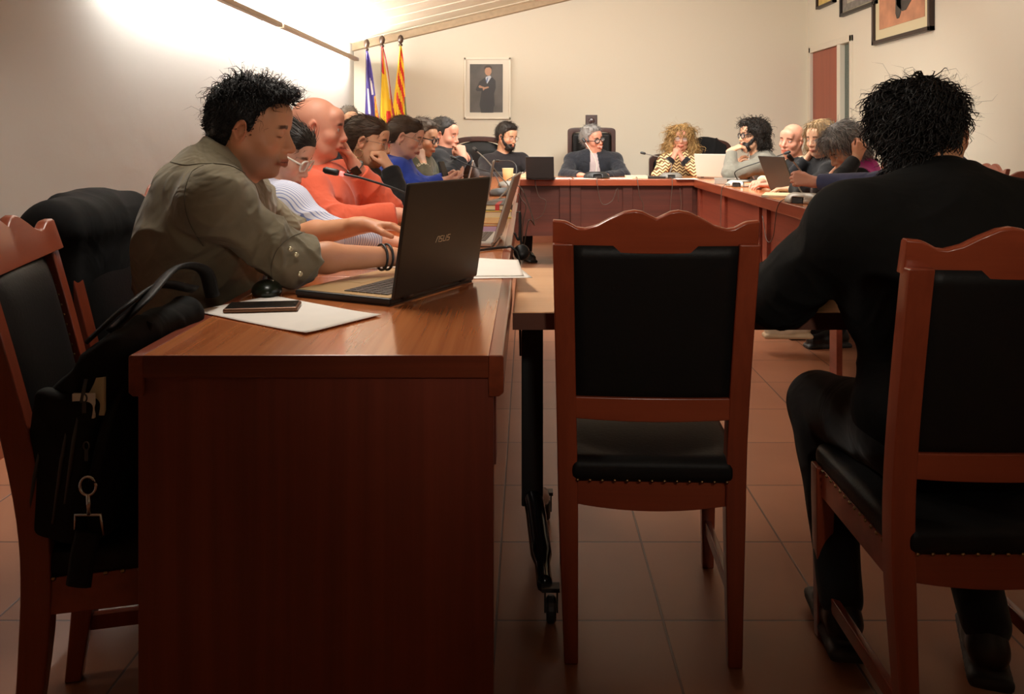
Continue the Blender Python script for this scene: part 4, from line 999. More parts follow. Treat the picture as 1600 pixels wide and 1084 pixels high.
def person(label, hp, yaw, pitch, roll, hsc, f, pelvis, chest, neck, sh, arms, tone, hair, cloth, build=1.0, res=.005, closed=False, mouth='rest', stub=False, beard=None, glass=None, fem=False,
           trousers='black', knees=None, fold=.004, cuffs=None, chestr=None, shoes='black', hairn=900, extra=None, brow=.16, abf=None, full=1.0, nose=1.0, foldf=26):
    """world-space joints. arms: dict side -> dict(sh, el, wr, d, n, s, curl); cloth: dict(mat, sleeve=(fraction along the forearm), collar)"""
    loc = np.array([pelvis[0], pelvis[1], 0.0]); t = thing('person', label, 'person', loc)
    R = headR(yaw, pitch, roll); hp = np.asarray(hp, float); fa = radians(f); fv = np.array([cos(fa), sin(fa), 0]); rv = np.cross(fv, [0, 0, 1.])
    pelvis, chest, neck = [np.asarray(x, float) for x in (pelvis, chest, neck)]
    up = unit(neck-pelvis); rr = unit(rv-up*np.dot(rv, up)); ff = np.cross(up, rr); TR = np.stack([rr, ff, up], 1)
    b = build; nb = .047 if fem else .056
    q = SDF(); head_prims(q, hp, R, hsc, closed, mouth, stub, fem, nose=nose, full=full)
    nk = hp+R@np.array([0, -.028, -.055])*hsc; nf = hp+R@np.array([0, .015, -.085])*hsc
    q.cap(neck, nk, nb*1.12*min(b, 1.15), nb, k=.03); q.cap(neck+ff*.02, nf, nb*.9, nb*.7, k=.03)
    cr = chestr or (.165*b, .105*b, .19)
    q.ell(chest, tuple(x*.92-.008 for x in cr), k=.05, R=TR); q.ell(pelvis+np.array([0, 0, .02]), (.15*b, .105*b, .13), k=.08, R=TR)
    q.cap(chest, pelvis, .10*b, .10*b, k=.06)
    for sd in 'RL':
        a = arms[sd]; S, E, Wr = [np.asarray(a[x], float) for x in ('sh', 'el', 'wr')]; ab = (abf or b)*(.86 if fem else 1.0)
        q.cap(neck-up*.03, S, .05*min(b, 1.08), .048*ab, k=.05); q.cap(S, E, .046*ab, .040*ab, k=.03)
        mid = E*.65+Wr*.35; q.cap(E, mid, .040*ab, .040*ab, k=.02); q.cap(mid, Wr, .039*ab, .026*ab, k=.02)
        if 'd' in a: hand_prims(q, Wr+unit(Wr-E)*.01, np.array(a['d'], float), np.array(a['n'], float), np.array(a['s'], float), a.get('curl', .4), .95 if not fem else .86, a.get('spread', .1), a.get('thumb', .5), a.get('curls'))
    V, Fq, tg = q.mesh(res)
    tg = np.where(tg == 2, 1, np.where(tg == 3, 2, 0))
    body = mesh_obj('body', V, Fq, skins(tone), None, tg, smooth=True); par(body, t, loc)
    vcol(body, face_tint((V-hp)@R/hsc, stub, closed, mouth, brow))
    # upper clothes
    q = SDF(); th = cloth.get('th', .012)
    q.ell(chest, tuple(x+th for x in cr), k=.05, R=TR); q.ell(pelvis+np.array([0, 0, .03]), (.158*b+th, .118*b+th, .13), k=.08, R=TR)
    q.cap(chest-up*.05, pelvis, .112*b+th, .118*b+th, k=.08)
    for s in (-1, 1): q.ell(chest+rr*s*.075*b+ff*(.045*b)+up*.06, (.08*b, .06*b, .08), k=.05, R=TR)
    if fem:
        for s in (-1, 1): q.ell(chest+rr*s*.07+ff*.085+up*(-.0), (.06, .05, .06), k=.04, R=TR)
    q.cap(neck-up*.035-ff*.01, neck+up*.005, .064*min(b, 1.06)+th*.6, .055*(b if b < 1.1 else 1.1)+th*.6, k=.03, tag=1 if cloth.get('collar') else 0)
    if cloth.get('col'):
        cu_ = unit(nk-neck); q.cone(neck-cu_*.02-ff*.006, neck+cu_*cloth['col']-ff*.008, .076*min(b, 1.12)+th*.3, .072*min(b, 1.12)+th*.2, k=.012, tag=1 if cloth.get('collar') else 0)
    for sd in 'RL':
        a = arms[sd]; S, E, Wr = [np.asarray(a[x], float) for x in ('sh', 'el', 'wr')]; ab = (abf or b)*(.88 if fem else 1.0); sv = a.get('sleeve', .93); sth = cloth.get('sth', th)
        q.cap(neck-up*.045-ff*.012, S, .058*min(b, 1.08)+th*.5, .057*ab+sth, k=.05); q.ell(S, (.055*ab+sth,)*3, k=.08)
        q.cap(S, E, .057*ab+sth, .050*ab+sth, k=.03, tag=a.get('utag', 0))
        if sv > 0:
            C_ = E+(Wr-E)*sv; q.cone(E+(Wr-E)*.02, C_, .049*ab+sth, (.049+(.032-.049)*sv)*ab+sth*.9, k=.03, tag=a.get('ctag', 0))
            if a.get('roll'): 
                u = unit(Wr-E); q.cone(C_-u*.070, C_+u*.008, .050*ab+sth, .047*ab+sth, k=.005, tag=0)
            if a.get('cuff'): u = unit(Wr-E); q.cone(C_-u*a.get('cl', .05), C_+u*.004, (.036*ab+sth+.003), (.032*ab+sth+.003), k=.004, tag=2)
    # soft folds: fine waves that run around the sleeves and across the torso
    elb = [np.asarray(arms[s]['el'], float) for s in 'RL']; shs = [np.asarray(arms[s]['sh'], float) for s in 'RL']
    def disp(P):
        o = fold*.7*wav(P, foldf*.5, 11)-fold*1.5*(ridge(P*np.array([1, 1, .7])+.02*np.stack([wav(P, 20, 3)]*3, 1), foldf, 5)-.3)
        for e in elb:
            dd = np.linalg.norm(P-e, axis=1); o = o-fold*1.5*np.exp(-(dd/.10)**2)*(ridge(P*np.array([1.5, 1, 1]), foldf*2, 8)-.3)
        for e in shs:
            dd = np.linalg.norm(P-e+np.array([0, 0, .08]), axis=1); o = o-fold*.9*np.exp(-(dd/.16)**2)*(ridge(P, foldf*1.3, 9)-.3)
        return o
    q.disp = disp
    V, Fq, tg = q.mesh(max(res, .0035)*1.15 if res < .005 else res*1.1)
    if cloth.get('open'):   # jacket hanging open over a shirt
        ow, sx = cloth['open']; Lc = (V-chest)@TR; wd = np.clip(ow+(-Lc[:, 2])*.12, .02, .12); k_ = (Lc[:, 1] > .03)&(np.abs(Lc[:, 0]-sx) < wd)&(Lc[:, 2] < .25)
        V[k_] -= ff*.012; tg = np.where(k_[Fq].all(1), 1, tg)
    cm = [cloth['mat'], cloth.get('mat2', cloth['mat']), cloth.get('mat3', cloth['mat'])]
    co_ = mesh_obj(cloth.get('name', 'shirt'), V, Fq, cm, None, tg.clip(0, 2), smooth=True); par(co_, t, loc)
    # trousers and shoes
    tm = TROUS[trousers] if isinstance(trousers, str) else trousers
    q = SDF(); q.ell(pelvis+np.array([0, 0, -.01]), (.17*b, .13*b, .10), k=.06, R=np.stack([rv, fv, np.array([0, 0, 1.])], 1))
    kn = knees or {}; sh = MB(); shoe_objs = []
    for s, sd in ((1, 'R'), (-1, 'L')):
        hipj = pelvis+rv*s*.09-np.array([0, 0, .02]); K = np.asarray(kn.get('K'+sd, pelvis+fv*.42+rv*s*.11-np.array([0, 0, .04])), float); A = np.asarray(kn.get('A'+sd, [K[0], K[1], .10]), float)
        q.cap(hipj, K, .088*b, .066*b, k=.04); q.cap(K, A, .062*b, .050, k=.03)
        sdv = np.array(kn.get('F'+sd, fv), float); z0 = A[2]-.10
        g = SDF(); fr = np.stack([np.cross(sdv, [0, 0, 1.]), sdv, np.array([0, 0, 1.])], 1); g.frame([A[0], A[1], z0], fr)
        g.cap((0, -.03, .055), (0, .06, .05), .040, .038, k=.02, tag=0); g.cap((0, .05, .045), (0, .155, .040), .042, .034, k=.03); g.cap((0, -.02, .06), (0, -.015, .10), .038, .036, k=.02)
        g.box((0, .06, .010), (.044, .135, .014), .012, .004, tag=1); g.box((0, .06, -.04), (.2, .3, .036), .002, .002, sub=True)
        Vs, Fs, ts = g.mesh(.008); sm = SHOE[shoes]; so = mesh_obj('shoe', Vs, Fs, sm, None, ts.clip(0, 1), smooth=True); par(so, t, loc)
    q.disp = lambda P: .004*wav(P, 24, 3)
    V, Fq, _ = q.mesh(.008 if kn else .012); par(mesh_obj('trousers', V, Fq, tm, None, smooth=True), t, loc)
    # hair
    if hair:
        for k, (style, colr) in enumerate([hair] if isinstance(hair[0], str) else hair):
            V, Fq, mi = hair_mesh(style, max(.0032, res*.9), 17+k, hairn, colr); V = to_world(V, hp, R, hsc)
            par(mesh_obj('hair', V, Fq, HAIRC[colr], None, mi, smooth=True), t, loc)
    if beard:
        q = SDF(); q.ell((0, .050, -.086), (.053, .057, .046), k=.02)
        for s in (-1, 1): q.cap((s*.071, -.004, -.002), (s*.054, .044, -.058), .010, .018, k=.02)
        q.cap((-.030, .090, -.056), (.030, .090, -.056), .009, k=.01); q.ell((0, .10, -.069), (.020, .02, .0075), k=.004, sub=True)
        q.box((0, .12, .045), (.042, .09, .092), .01, .012, sub=True)
        q.disp = lambda P: .002*wav(P, 160, 3)
        V, Fq, _ = q.mesh(.004, n=10); N = vnormals(V, Fq); r = np.random.default_rng(5); ix = r.choice(len(V), 500); fl = np.tile([0, .3, -1.], (500, 1))
        SV, SF = strands(V[ix], fl, N[ix], .018, .0014, 3, .3, .1, 1, .3, 3, .3)
        V2 = to_world(np.concatenate([V, SV]), hp, R, hsc); FF = np.concatenate([Fq, SF+len(V)]); par(mesh_obj('beard', V2, FF, HAIRC[beard][:1], None, smooth=True), t, loc)
    if glass: glasses(t, hp, R, hsc, glass, loc)
    return t, loc, (hp, R, hsc)
TROUS = {'black': fabric('trousers_black', (.012, .012, .012)), 'navy': fabric('trousers_navy', s2l(40, 44, 60)), 'grey': fabric('trousers_grey', s2l(70, 66, 62))}
SHOE = {'black': [plain('shoe_black', (.012, .011, .01), .4), plain('sole_black', (.02, .02, .02), .6)], 'white': [plain('shoe_cream', s2l(214, 196, 168), .6), plain('sole_white', s2l(205, 180, 145), .6)]}
A_ = lambda *a: np.array(a, float)
# ------------------------------------------------------------------ the man in the olive shirt
M_olive = fabric('olive_twill', s2l(126, 116, 94), fold=.8, fscale=8, weave=900)
M_olive2 = fabric('olive_twill_lit', s2l(140, 130, 106), fold=.3, fscale=9, weave=900)  # lighter copy of the olive; light on the upper shirt put into the colour
p1, L1, H1 = person('man in an olive shirt with rolled sleeves at the open black laptop', W(394, 204, 2.30), 0, -9, 0, 1.02, 0, (-.90, 2.30, .58), (-.862, 2.30, .955), W(352, 264, 2.30), 0,
    {'R': dict(sh=W(338, 312, 2.10), el=W(452, 404, 2.16), wr=W(612, 401, 2.30), d=(1, .15, -.15), n=(0, .1, -1), s=(0, 1, 0), curl=.35, sleeve=.20, roll=True),
     'L': dict(sh=W(380, 312, 2.50), el=W(455, 372, 2.62), wr=W(566, 352, 2.52), d=(1, -.1, -.05), n=(.1, -.2, -1), s=(0, -1, .2), curl=.30, sleeve=.18, roll=True, thumb=.2)},
    'tan', ('tousled', 'black'), dict(mat=M_olive, mat2=M_olive2, collar=True, th=.010, col=.055), build=1.20, abf=.96, res=.0032, closed=True, stub=True, chestr=(.205, .140, .215), fold=.009, hairn=3800, full=1.05, nose=1.12)
par_ = lambda o, t, loc: par(o, t, loc)
# cuff snaps on the rolled sleeves, two black bands round the wrist
m = MB()
for px, py in ((454, 391), (463, 400)): m.at(W(px, py, 2.045), rotm(radians(12), radians(90))); m.lathe([(.0, 0), (.0055, 0), (.006, .0015), (.0045, .0025), (.0, .0012)], 14)
m.at(W(469, 429, 2.05), rotm(radians(12), radians(90))); m.lathe([(.0, 0), (.006, 0), (.006, .002), (.0, .004)], 14)
M_snap = plain('snap_metal', s2l(190, 180, 150), .3, .8)
for k, (px, py) in enumerate(((454, 389), (463, 398), (469, 428))):
    mm = MB().at(W(px, py, 2.062), rotm(radians(12), radians(90))); mm.lathe([(.0, 0), (.0060, 0), (.0062, .0018), (.0042, .003), (.0, .0015)], 14); par(mm.obj('snap_button', M_snap, smooth=True), p1, L1)
Wr = W(612, 401, 2.30); El = W(455, 408, 2.14); u = unit(Wr-El); a = unit(np.cross(u, [0, 0, 1.])); b = np.cross(a, u)
for k in range(2):
    c = Wr-u*(.030-.016*k); m = MB(); m.tube([c+a*.0365*cos(t)+b*.0335*sin(t) for t in [2*pi*i/28 for i in range(29)]], .0035, 6, cap=False); par(m.obj('wrist_band', M_black, smooth=True), p1, L1)

from mathutils.bvhtree import BVHTree
shirt_ = [o for o in p1.children if o.name.startswith('shirt')][0]
bv_ = BVHTree.FromPolygons([v.co for v in shirt_.data.vertices], [p.vertices[:] for p in shirt_.data.polygons])
M_seam = fabric('olive_seam', s2l(92, 84, 66), fold=.1)
for path in (((318, 258), (308, 263), (298, 272), (289, 300), (291, 331), (301, 357), (318, 384)), ((262, 252), (290, 258), (316, 256), (357, 258), (385, 272)), ((430, 452), (424, 420), (432, 392), (452, 372), (476, 362))):
    pts = []
    for p in spline([(a, b, 0) for a, b in path], 6):
        d_ = Vector(((p[0]-CX)/F, 1.0, -(p[1]-HY)/F)).normalized(); h_ = bv_.ray_cast(Vector((0, 0, H)), d_)
        if h_[0] is not None: pts.append(np.array(h_[0])+np.array(h_[1])*.0008)
    if len(pts) > 3: m = MB(); m.tube(pts, .0012, 5); par(m.obj('seam', M_seam, smooth=True), p1, L1)
# ------------------------------------------------------------------ left row, front to back
M_bstripe = stripes('blue_striped_cotton', s2l(214, 214, 226), s2l(128, 140, 186), 'y', 150, .72)
person('woman in white-rimmed glasses and a blue striped shirt, half hidden behind the olive shirt', W(441, 238, 2.95), -4, -27, 0, 1.0, 0, (-1.0, 2.98, .57), W(392, 345, 2.97), W(412, 285, 2.97), 0,
    {'R': dict(sh=W(448, 322, 2.80), el=W(522, 372, 2.76), wr=W(612, 378, 2.90), d=(1, .1, -.1), n=(0, 0, -1), s=(0, 1, 0), sleeve=.72),
     'L': dict(sh=W(425, 322, 3.14), el=W(480, 372, 3.2), wr=W(590, 376, 3.1), d=(1, -.1, -.1), n=(0, 0, -1), s=(0, -1, 0))},
    'fair', ('tied', 'dark'), dict(mat=M_bstripe, mat2=M_bstripe, collar=True), closed=True, glass='white', fem=True, build=.98, res=.0045, hairn=1200)
M_orange = fabric('orange_fleece', s2l(220, 100, 72), fold=.22, fscale=10, weave=600, var=.06)
pO, LO, _ = person('bald man in an orange jumper resting his cheek on his hand', W(497, 200, 3.45), 3, -6, 0, 1.03, -4, (-1.0, 3.47, .57), W(500, 330, 3.47), W(478, 268, 3.45), 0,
    {'R': dict(sh=W(478, 302, 3.24), el=W(520, 352, 3.12), wr=W(622, 336, 3.20), d=(1, .1, -.1), n=(0, 0, -1), s=(0, 1, 0), curl=.3),
     'L': dict(sh=W(535, 285, 3.68), el=W(604, 330, 3.66), wr=W(553, 258, 3.53), d=(-.45, -.12, .75), n=(-.6, -.55, -.2), s=(.3, -.2, 1), curl=.65, sleeve=.86, curls=(.5, .6, .7, .8))},
    'pink', None, dict(mat=M_orange), build=1.10, res=.004, stub=False, fold=.006, nose=1.05, full=1.06)
El = W(604, 330, 3.66); Wr = W(553, 258, 3.53); u = unit(Wr-El); a = unit(np.cross(u, [0, 1., 0])); b = np.cross(a, u); c = Wr-u*.012
m = MB(); m.tube([c+a*.032*cos(t)+b*.030*sin(t) for t in [2*pi*i/24 for i in range(25)]], .008, 6, cap=False, flat=.4); w_ = par(m.obj('wristwatch', M_black, smooth=True), pO, LO)
m = MB().at(c-b*.034+a*.0, np.stack([a, u, -b], 1)); m.box(-.017, .017, -.020, .020, -.004, .006); fo = m.obj('watch_case', M_blackg, bevel=.003); par(fo, pO, LO)
m = MB(); m.tube(spline([W(532, 272, 3.22), W(538, 290, 3.16), W(545, 312, 3.12), W(548, 326, 3.1)], 5), .0012, 5); 
M_blk = fabric('black_knit', s2l(26, 25, 26), fold=.3)
M_blue = fabric('blue_jersey', s2l(50, 74, 176), fold=.22, var=.06)
pB, LB, HB = person('woman with hair in a bun and a hoop earring, leaning her cheek on her fist', W(574, 221, 4.15), -4, -10, 0, 1.02, 0, (-1.02, 4.2, .57), W(560, 318, 4.2), W(556, 270, 4.18), 0,
    {'R': dict(sh=W(574, 296, 4.02), el=W(634, 326, 3.98), wr=W(609, 264, 4.04), d=(-.45, .05, .8), n=(-.7, .3, -.5), s=(-.6, 0, -.6), curl=.85, sleeve=.97, thumb=.3, cuff=True),
     'L': dict(sh=W(580, 296, 4.36), el=W(640, 318, 4.4), wr=W(690, 316, 4.3), d=(1, 0, 0), n=(0, 0, -1), s=(0, -1, 0))},
    'warm', ('tied', 'brown'), dict(mat=M_blk), fem=True, glass='thin', build=.98, res=.0045, hairn=1200)
hp, R_, sc_ = HB
q = SDF(); q.ell((0, -.145, .02), (.040, .030, .042), k=.01); q.disp = lambda P: .005*wav(P, 90, 4); V, Fq, _ = q.mesh(.005, n=8); N = vnormals(V, Fq); ix = RNG.choice(len(V), 260); fl = np.cross(N[ix], [0, 1., 0]); SV, SF = strands(V[ix], fl, N[ix], .04, .002, 4, .4, .3, 1, 0, 4, .3)
par(mesh_obj('hair_bun', to_world(np.concatenate([V, SV]), hp, R_, sc_), np.concatenate([Fq, SF+len(V)]), HAIRC['brown'][:1], None, smooth=True), pB, LB)
M_gold = plain('earring_metal', s2l(220, 190, 140), .25, 1.0)
m = MB(); m.tube([(.082+.002*cos(t), -.010+.020*cos(t), -.058+.020*sin(t)) for t in [2*pi*i/20 for i in range(21)]], .0018, 6, cap=False); par(mesh_obj('hoop_earring', to_world(np.array(m.v), hp, R_, sc_), m.f, M_gold, None, smooth=True), pB, LB)
pU, LU, HU = person('woman in a royal blue sweater with a ponytail, looking at a phone', W(634, 214, 5.0), -4, -16, 0, .98, 0, (-1.02, 5.05, .57), W(612, 292, 5.05), W(616, 252, 5.03), 0,
    {'R': dict(sh=W(622, 268, 4.88), el=W(652, 296, 4.82), wr=W(690, 283, 4.92), d=(.9, .3, .1), n=(0, .3, .9), s=(.3, -.8, .2), curl=.45, cuff=False),
     'L': dict(sh=W(628, 268, 5.2), el=W(662, 292, 5.28), wr=W(700, 277, 5.12), d=(.8, -.5, .1), n=(-.5, -.6, -.2), s=(0, 0, 1), curl=.4)},
    'fair', ('tied', 'brown'), dict(mat=M_blue), fem=True, build=.98, res=.005, glass='thin')
hp, R_, sc_ = HU
m = MB(); m.tube(spline([(0, -.115, .03), (0, -.15, .02), (0, -.17, -.03), (0, -.165, -.10), (.01, -.15, -.16)], 5), [.016]*5+[.026]*8+[.02]*4+[.012]*4, 10); par(mesh_obj('ponytail', to_world(np.array(m.v), hp, R_, sc_), m.f, HAIRC['brown'][:1], None, smooth=True), pU, LU)
m = MB().ball((.083, -.006, -.045), .005, 6); par(mesh_obj('earring', to_world(np.array(m.v), hp, R_, sc_), m.f, M_gold, None, smooth=True), pU, LU)
m = MB().at(W(695, 271, 4.98), rotm(radians(70), radians(-20))); m.box(-.036, .036, -.004, .004, -.055, .075); tag(m.obj('mobile_phone', M_black, bevel=.003), 'dark phone held by the woman in the blue sweater', 'phone')
M_zebra = stripes('patterned_cuff', s2l(214, 196, 160), s2l(40, 34, 26), 'z', 70, .5, zig=1.0, zfreq=.012, axis2='x')
M_olk = fabric('olive_knit', s2l(76, 72, 54), fold=.3)
person('grey-haired man in glasses and an olive sweater, hand at his chin, patterned cuff', W(660, 216, 5.85), -14, -10, 0, 1.0, -5, (-1.0, 5.9, .57), W(646, 278, 5.9), W(647, 246, 5.88), 0,
    {'R': dict(sh=W(643, 262, 5.66), el=W(667, 289, 5.52), wr=W(660, 255, 5.62), d=(-.2, .25, .9), n=(-.5, .6, .2), s=(-.6, -.3, .5), curl=.55, sleeve=.80, cuff=True, cl=.10),
     'L': dict(sh=W(662, 260, 6.1), el=W(690, 286, 6.1), wr=W(684, 281, 5.8), d=(.5, -.5, 0), n=(0, 0, -1), s=(0, -1, 0))},
    'warm', ('greyshort', 'greybrown'), dict(mat=M_olk, mat3=M_zebra), glass='black', stub=True, res=.005)
M_blk2 = fabric('black_sweater', s2l(22, 22, 25), fold=.3)
person('clean-shaven man in a black sweater, hands clasped at his mouth', W(694, 211, 6.5), -16, -8, 0, 1.06, -8, (-.98, 6.55, .57), W(688, 268, 6.5), W(688, 239, 6.48), 0,
    {'R': dict(sh=W(684, 252, 6.26), el=W(704, 276, 6.05), wr=W(723, 247, 6.14), d=(-.25, .3, .75), n=(-.3, .9, 0), s=(-.6, 0, .6), curl=.8),
     'L': dict(sh=W(708, 250, 6.72), el=W(735, 275, 6.7), wr=W(727, 245, 6.34), d=(-.45, -.4, .6), n=(-.4, -.8, 0), s=(-.6, 0, .5), curl=.8)},
    'pink', ('short', 'dark'), dict(mat=M_blk2), build=1.08, res=.005, full=1.08)
# a visitor against the left wall, only the top of the head in view
person('seated visitor by the left wall, only the greying hair visible', W(545, 190, 6.95), -60, -5, 0, 1.0, -60, (-1.46, 7.15, .66), W(542, 258, 7.1), W(544, 222, 7.0), 0,
    {'R': dict(sh=W(522, 240, 6.95), el=W(518, 285, 6.85), wr=W(535, 292, 6.75), d=(1, 0, 0), n=(0, 0, -1), s=(0, 1, 0)),
     'L': dict(sh=W(563, 240, 7.15), el=W(566, 285, 7.05), wr=W(552, 292, 6.85), d=(-1, 0, 0), n=(0, 0, -1), s=(0, 1, 0))},
    'warm', ('short', 'greybrown'), dict(mat=M_blk2), res=.006)
# ------------------------------------------------------------------ head table
M_blk3 = fabric('black_overshirt', s2l(38, 34, 36), fold=.3)
person('bearded man in glasses and a black overshirt typing at the head table', W(792, 213, 8.60), -42, -14, 0, 1.06, -72, W(788, 285, 8.72)*A_(1,1,0)+A_(0,0,.62), W(787, 266, 8.66), W(786, 240, 8.65), 0,
    {'R': dict(sh=W(761, 254, 8.62), el=W(754, 279, 8.42), wr=W(800, 275, 8.15), d=(1, -.2, 0), n=(0, 0, -1), s=(0, 1, 0), curl=.3),
     'L': dict(sh=W(815, 252, 8.70), el=W(838, 272, 8.52), wr=W(824, 272, 8.22), d=(-.2, -1, -.1), n=(0, 0, -1), s=(-1, 0, 0), curl=.3)},
    'warm', ('greyshort', 'dark'), dict(mat=M_blk3, col=.02), beard='dark', glass='thin', res=.005)
M_puff = fabric('black_quilted_jacket', s2l(34, 36, 42), fold=.6, fscale=14)
M_greysh = fabric('grey_shirt', s2l(176, 160, 158), fold=.2)
person('smiling grey-haired man in black glasses and an open quilted jacket', W(926, 218, 8.62), -52, -2, -13, 1.10, -88, W(927, 285, 8.72)*A_(1,1,0)+A_(0,0,.62), W(927, 262, 8.66), W(925, 240, 8.65), 0,
    {'R': dict(sh=W(895, 252, 8.66), el=W(882, 275, 8.42), wr=W(908, 274, 8.2), d=(1, -.2, 0), n=(0, 0, -1), s=(0, 1, 0), curl=.3),
     'L': dict(sh=W(960, 252, 8.66), el=W(975, 275, 8.42), wr=W(945, 275, 8.2), d=(-1, -.2, 0), n=(0, 0, -1), s=(0, 1, 0), curl=.3)},
    'pink', ('greyshort', 'grey'), dict(mat=M_puff, mat2=M_greysh, open=(.055, .0), name='jacket', col=.02, collar=True), mouth='smile', glass='black', build=1.08, res=.005, chestr=(.19, .12, .2))
M_must = fabric('mustard_knit', s2l(176, 128, 74), fold=.25)
M_zig = stripes('zigzag_knit', s2l(238, 216, 160), s2l(112, 72, 44), 'z', 32, .5, zig=.8, zfreq=.03, axis2='x')
person('woman with curly blonde hair in a mustard zigzag sweater, chin on her clasped hands', W(1064, 216, 8.62), -98, -4, 4, 1.04, -90, W(1062, 285, 8.72)*A_(1,1,0)+A_(0,0,.62), W(1064, 264, 8.66), W(1064, 242, 8.65), 0,
    {'R': dict(sh=W(1039, 254, 8.62), el=W(1026, 277, 8.28), wr=W(1052, 246, 8.36), d=(.3, .1, .9), n=(.7, .5, 0), s=(-.1, 0, 1), curl=.85, sleeve=.9, ctag=0, cuff=True, cl=.05),
     'L': dict(sh=W(1090, 254, 8.62), el=W(1096, 277, 8.28), wr=W(1066, 247, 8.36), d=(-.35, .1, .9), n=(-.7, .5, 0), s=(.1, 0, 1), curl=.85, sleeve=.9, cuff=True, cl=.05)},
    'pink', ('curlylong', 'blonde'), dict(mat=M_zig, mat3=M_blk), fem=True, glass='thin', res=.005, hairn=1500)
# ------------------------------------------------------------------ right wing (facing the left)
M_grey2 = fabric('grey_jacket', s2l(124, 120, 108), fold=.3)
person('man with dark curls, beard and round glasses in a grey jacket, hand to mouth', W(1176, 211, 7.45), 190, -2, 0, 1.08, 196, (2.30, 7.5, .58), W(1196, 264, 7.5), W(1186, 240, 7.48), 0,
    {'R': dict(sh=W(1183, 254, 7.72), el=W(1150, 282, 7.66), wr=W(1156, 264, 7.40), d=(-.2, -.6, .6), n=(.5, 0, 0), s=(0, 0, 1), curl=.6),
     'L': dict(sh=W(1195, 256, 7.22), el=W(1141, 272, 7.12), wr=W(1143, 236, 7.22), d=(.85, .1, .35), n=(.3, .3, -.8), s=(.2, .8, .5), curl=.55)},
    'warm', ('curlymed', 'dark'), dict(mat=M_grey2, mat2=M_paper, open=(.03, .02), col=.03, name='jacket'), beard='dark', glass='black', res=.005, build=1.05, hairn=1300)
M_creamk = fabric('cream_knit', s2l(222, 206, 172), fold=.3)
person('bald man with a cream scarf over black, facing the camera in the right row', W(1237, 219, 6.55), 222, -5, 6, 1.04, 205, (2.28, 6.6, .58), W(1246, 280, 6.6), W(1243, 252, 6.58), 0,
    {'R': dict(sh=W(1224, 268, 6.78), el=W(1195, 292, 6.72), wr=W(1190, 284, 6.45), d=(-.5, -.6, 0), n=(0, 0, -1), s=(-1, 0, 0)),
     'L': dict(sh=W(1258, 268, 6.36), el=W(1232, 298, 6.18), wr=W(1205, 290, 6.2), d=(-1, .2, 0), n=(0, 0, -1), s=(0, 1, 0))},
    'pink', None, dict(mat=M_blk, mat2=M_creamk, open=(.06, .0), col=.03, collar=True, name='jacket'), res=.005, nose=1.2, full=.94)
person('woman with a honey-blonde bob in black, her hand under her ear', W(1282, 217, 5.95), 212, -6, 0, 1.02, 200, (2.28, 6.0, .57), W(1296, 282, 6.0), W(1290, 252, 5.98), 0,
    {'R': dict(sh=W(1275, 268, 6.18), el=W(1228, 288, 6.1), wr=W(1262, 247, 6.02), d=(.5, -.1, .7), n=(.5, -.5, 0), s=(-.2, .2, .8), curl=.7),
     'L': dict(sh=W(1300, 270, 5.78), el=W(1258, 298, 5.62), wr=W(1235, 296, 5.7), d=(-1, .2, 0), n=(0, 0, -1), s=(0, 1, 0))},
    'warm', ('bob', 'ash'), dict(mat=M_blk), fem=True, res=.005, hairn=1200)
M_mag = fabric('magenta_knit', s2l(176, 38, 122), fold=.35, var=.1)
person('woman with short grey hair bowing her head, in magenta over black sleeves', W(1318, 231, 5.02), 193, -38, 0, 1.05, 190, (2.16, 5.1, .57), W(1352, 296, 5.08), W(1343, 258, 5.06), 0,
    {'R': dict(sh=W(1325, 285, 5.28), el=W(1282, 300, 5.2), wr=W(1302, 272, 5.16), d=(.5, 0, .6), n=(.5, -.3, 0), s=(0, 0, 1), curl=.7, ctag=2, utag=2),
     'L': dict(sh=W(1345, 284, 4.88), el=W(1300, 296, 4.74), wr=W(1338, 247, 4.84), d=(.35, .1, .8), n=(0, .8, 0), s=(-.7, 0, .5), curl=.6, ctag=2, utag=2)},
    'warm', ('wavyshort', 'grey'), dict(mat=M_mag, mat3=M_blk), fem=True, res=.005, hairn=1400)
M_slate = fabric('slate_blue_jumper', s2l(64, 68, 96), fold=.3)
person('person in slate blue holding a microphone stem, half hidden behind the man in black', W(1436, 205, 4.25), 186, -8, 0, 1.0, 184, (2.13, 4.3, .58), W(1490, 300, 4.3), W(1462, 250, 4.28), 0,
    {'R': dict(sh=W(1462, 278, 4.48), el=W(1390, 318, 4.46), wr=W(1310, 316, 4.5), d=(-1, 0, 0), n=(0, 0, -1), s=(0, -1, 0)),
     'L': dict(sh=W(1470, 276, 4.08), el=W(1378, 288, 4.16), wr=W(1272, 284, 4.38), d=(-.9, .2, .15), n=(.1, .9, -.2), s=(-.2, .1, 1), curl=1.0, curls=(.95, 1.0, 1.0, 1.0))},
    'pink', ('short', 'grey'), dict(mat=M_slate), res=.0045, shoes='white',
    knees=dict(KR=(1.72, 4.42, .50), AR=(1.50, 4.78, .185), FR=(-1, .02, 0), KL=(1.70, 4.12, .52), AL=(1.80, 4.1, .10), FL=(-1, 0, 0)))
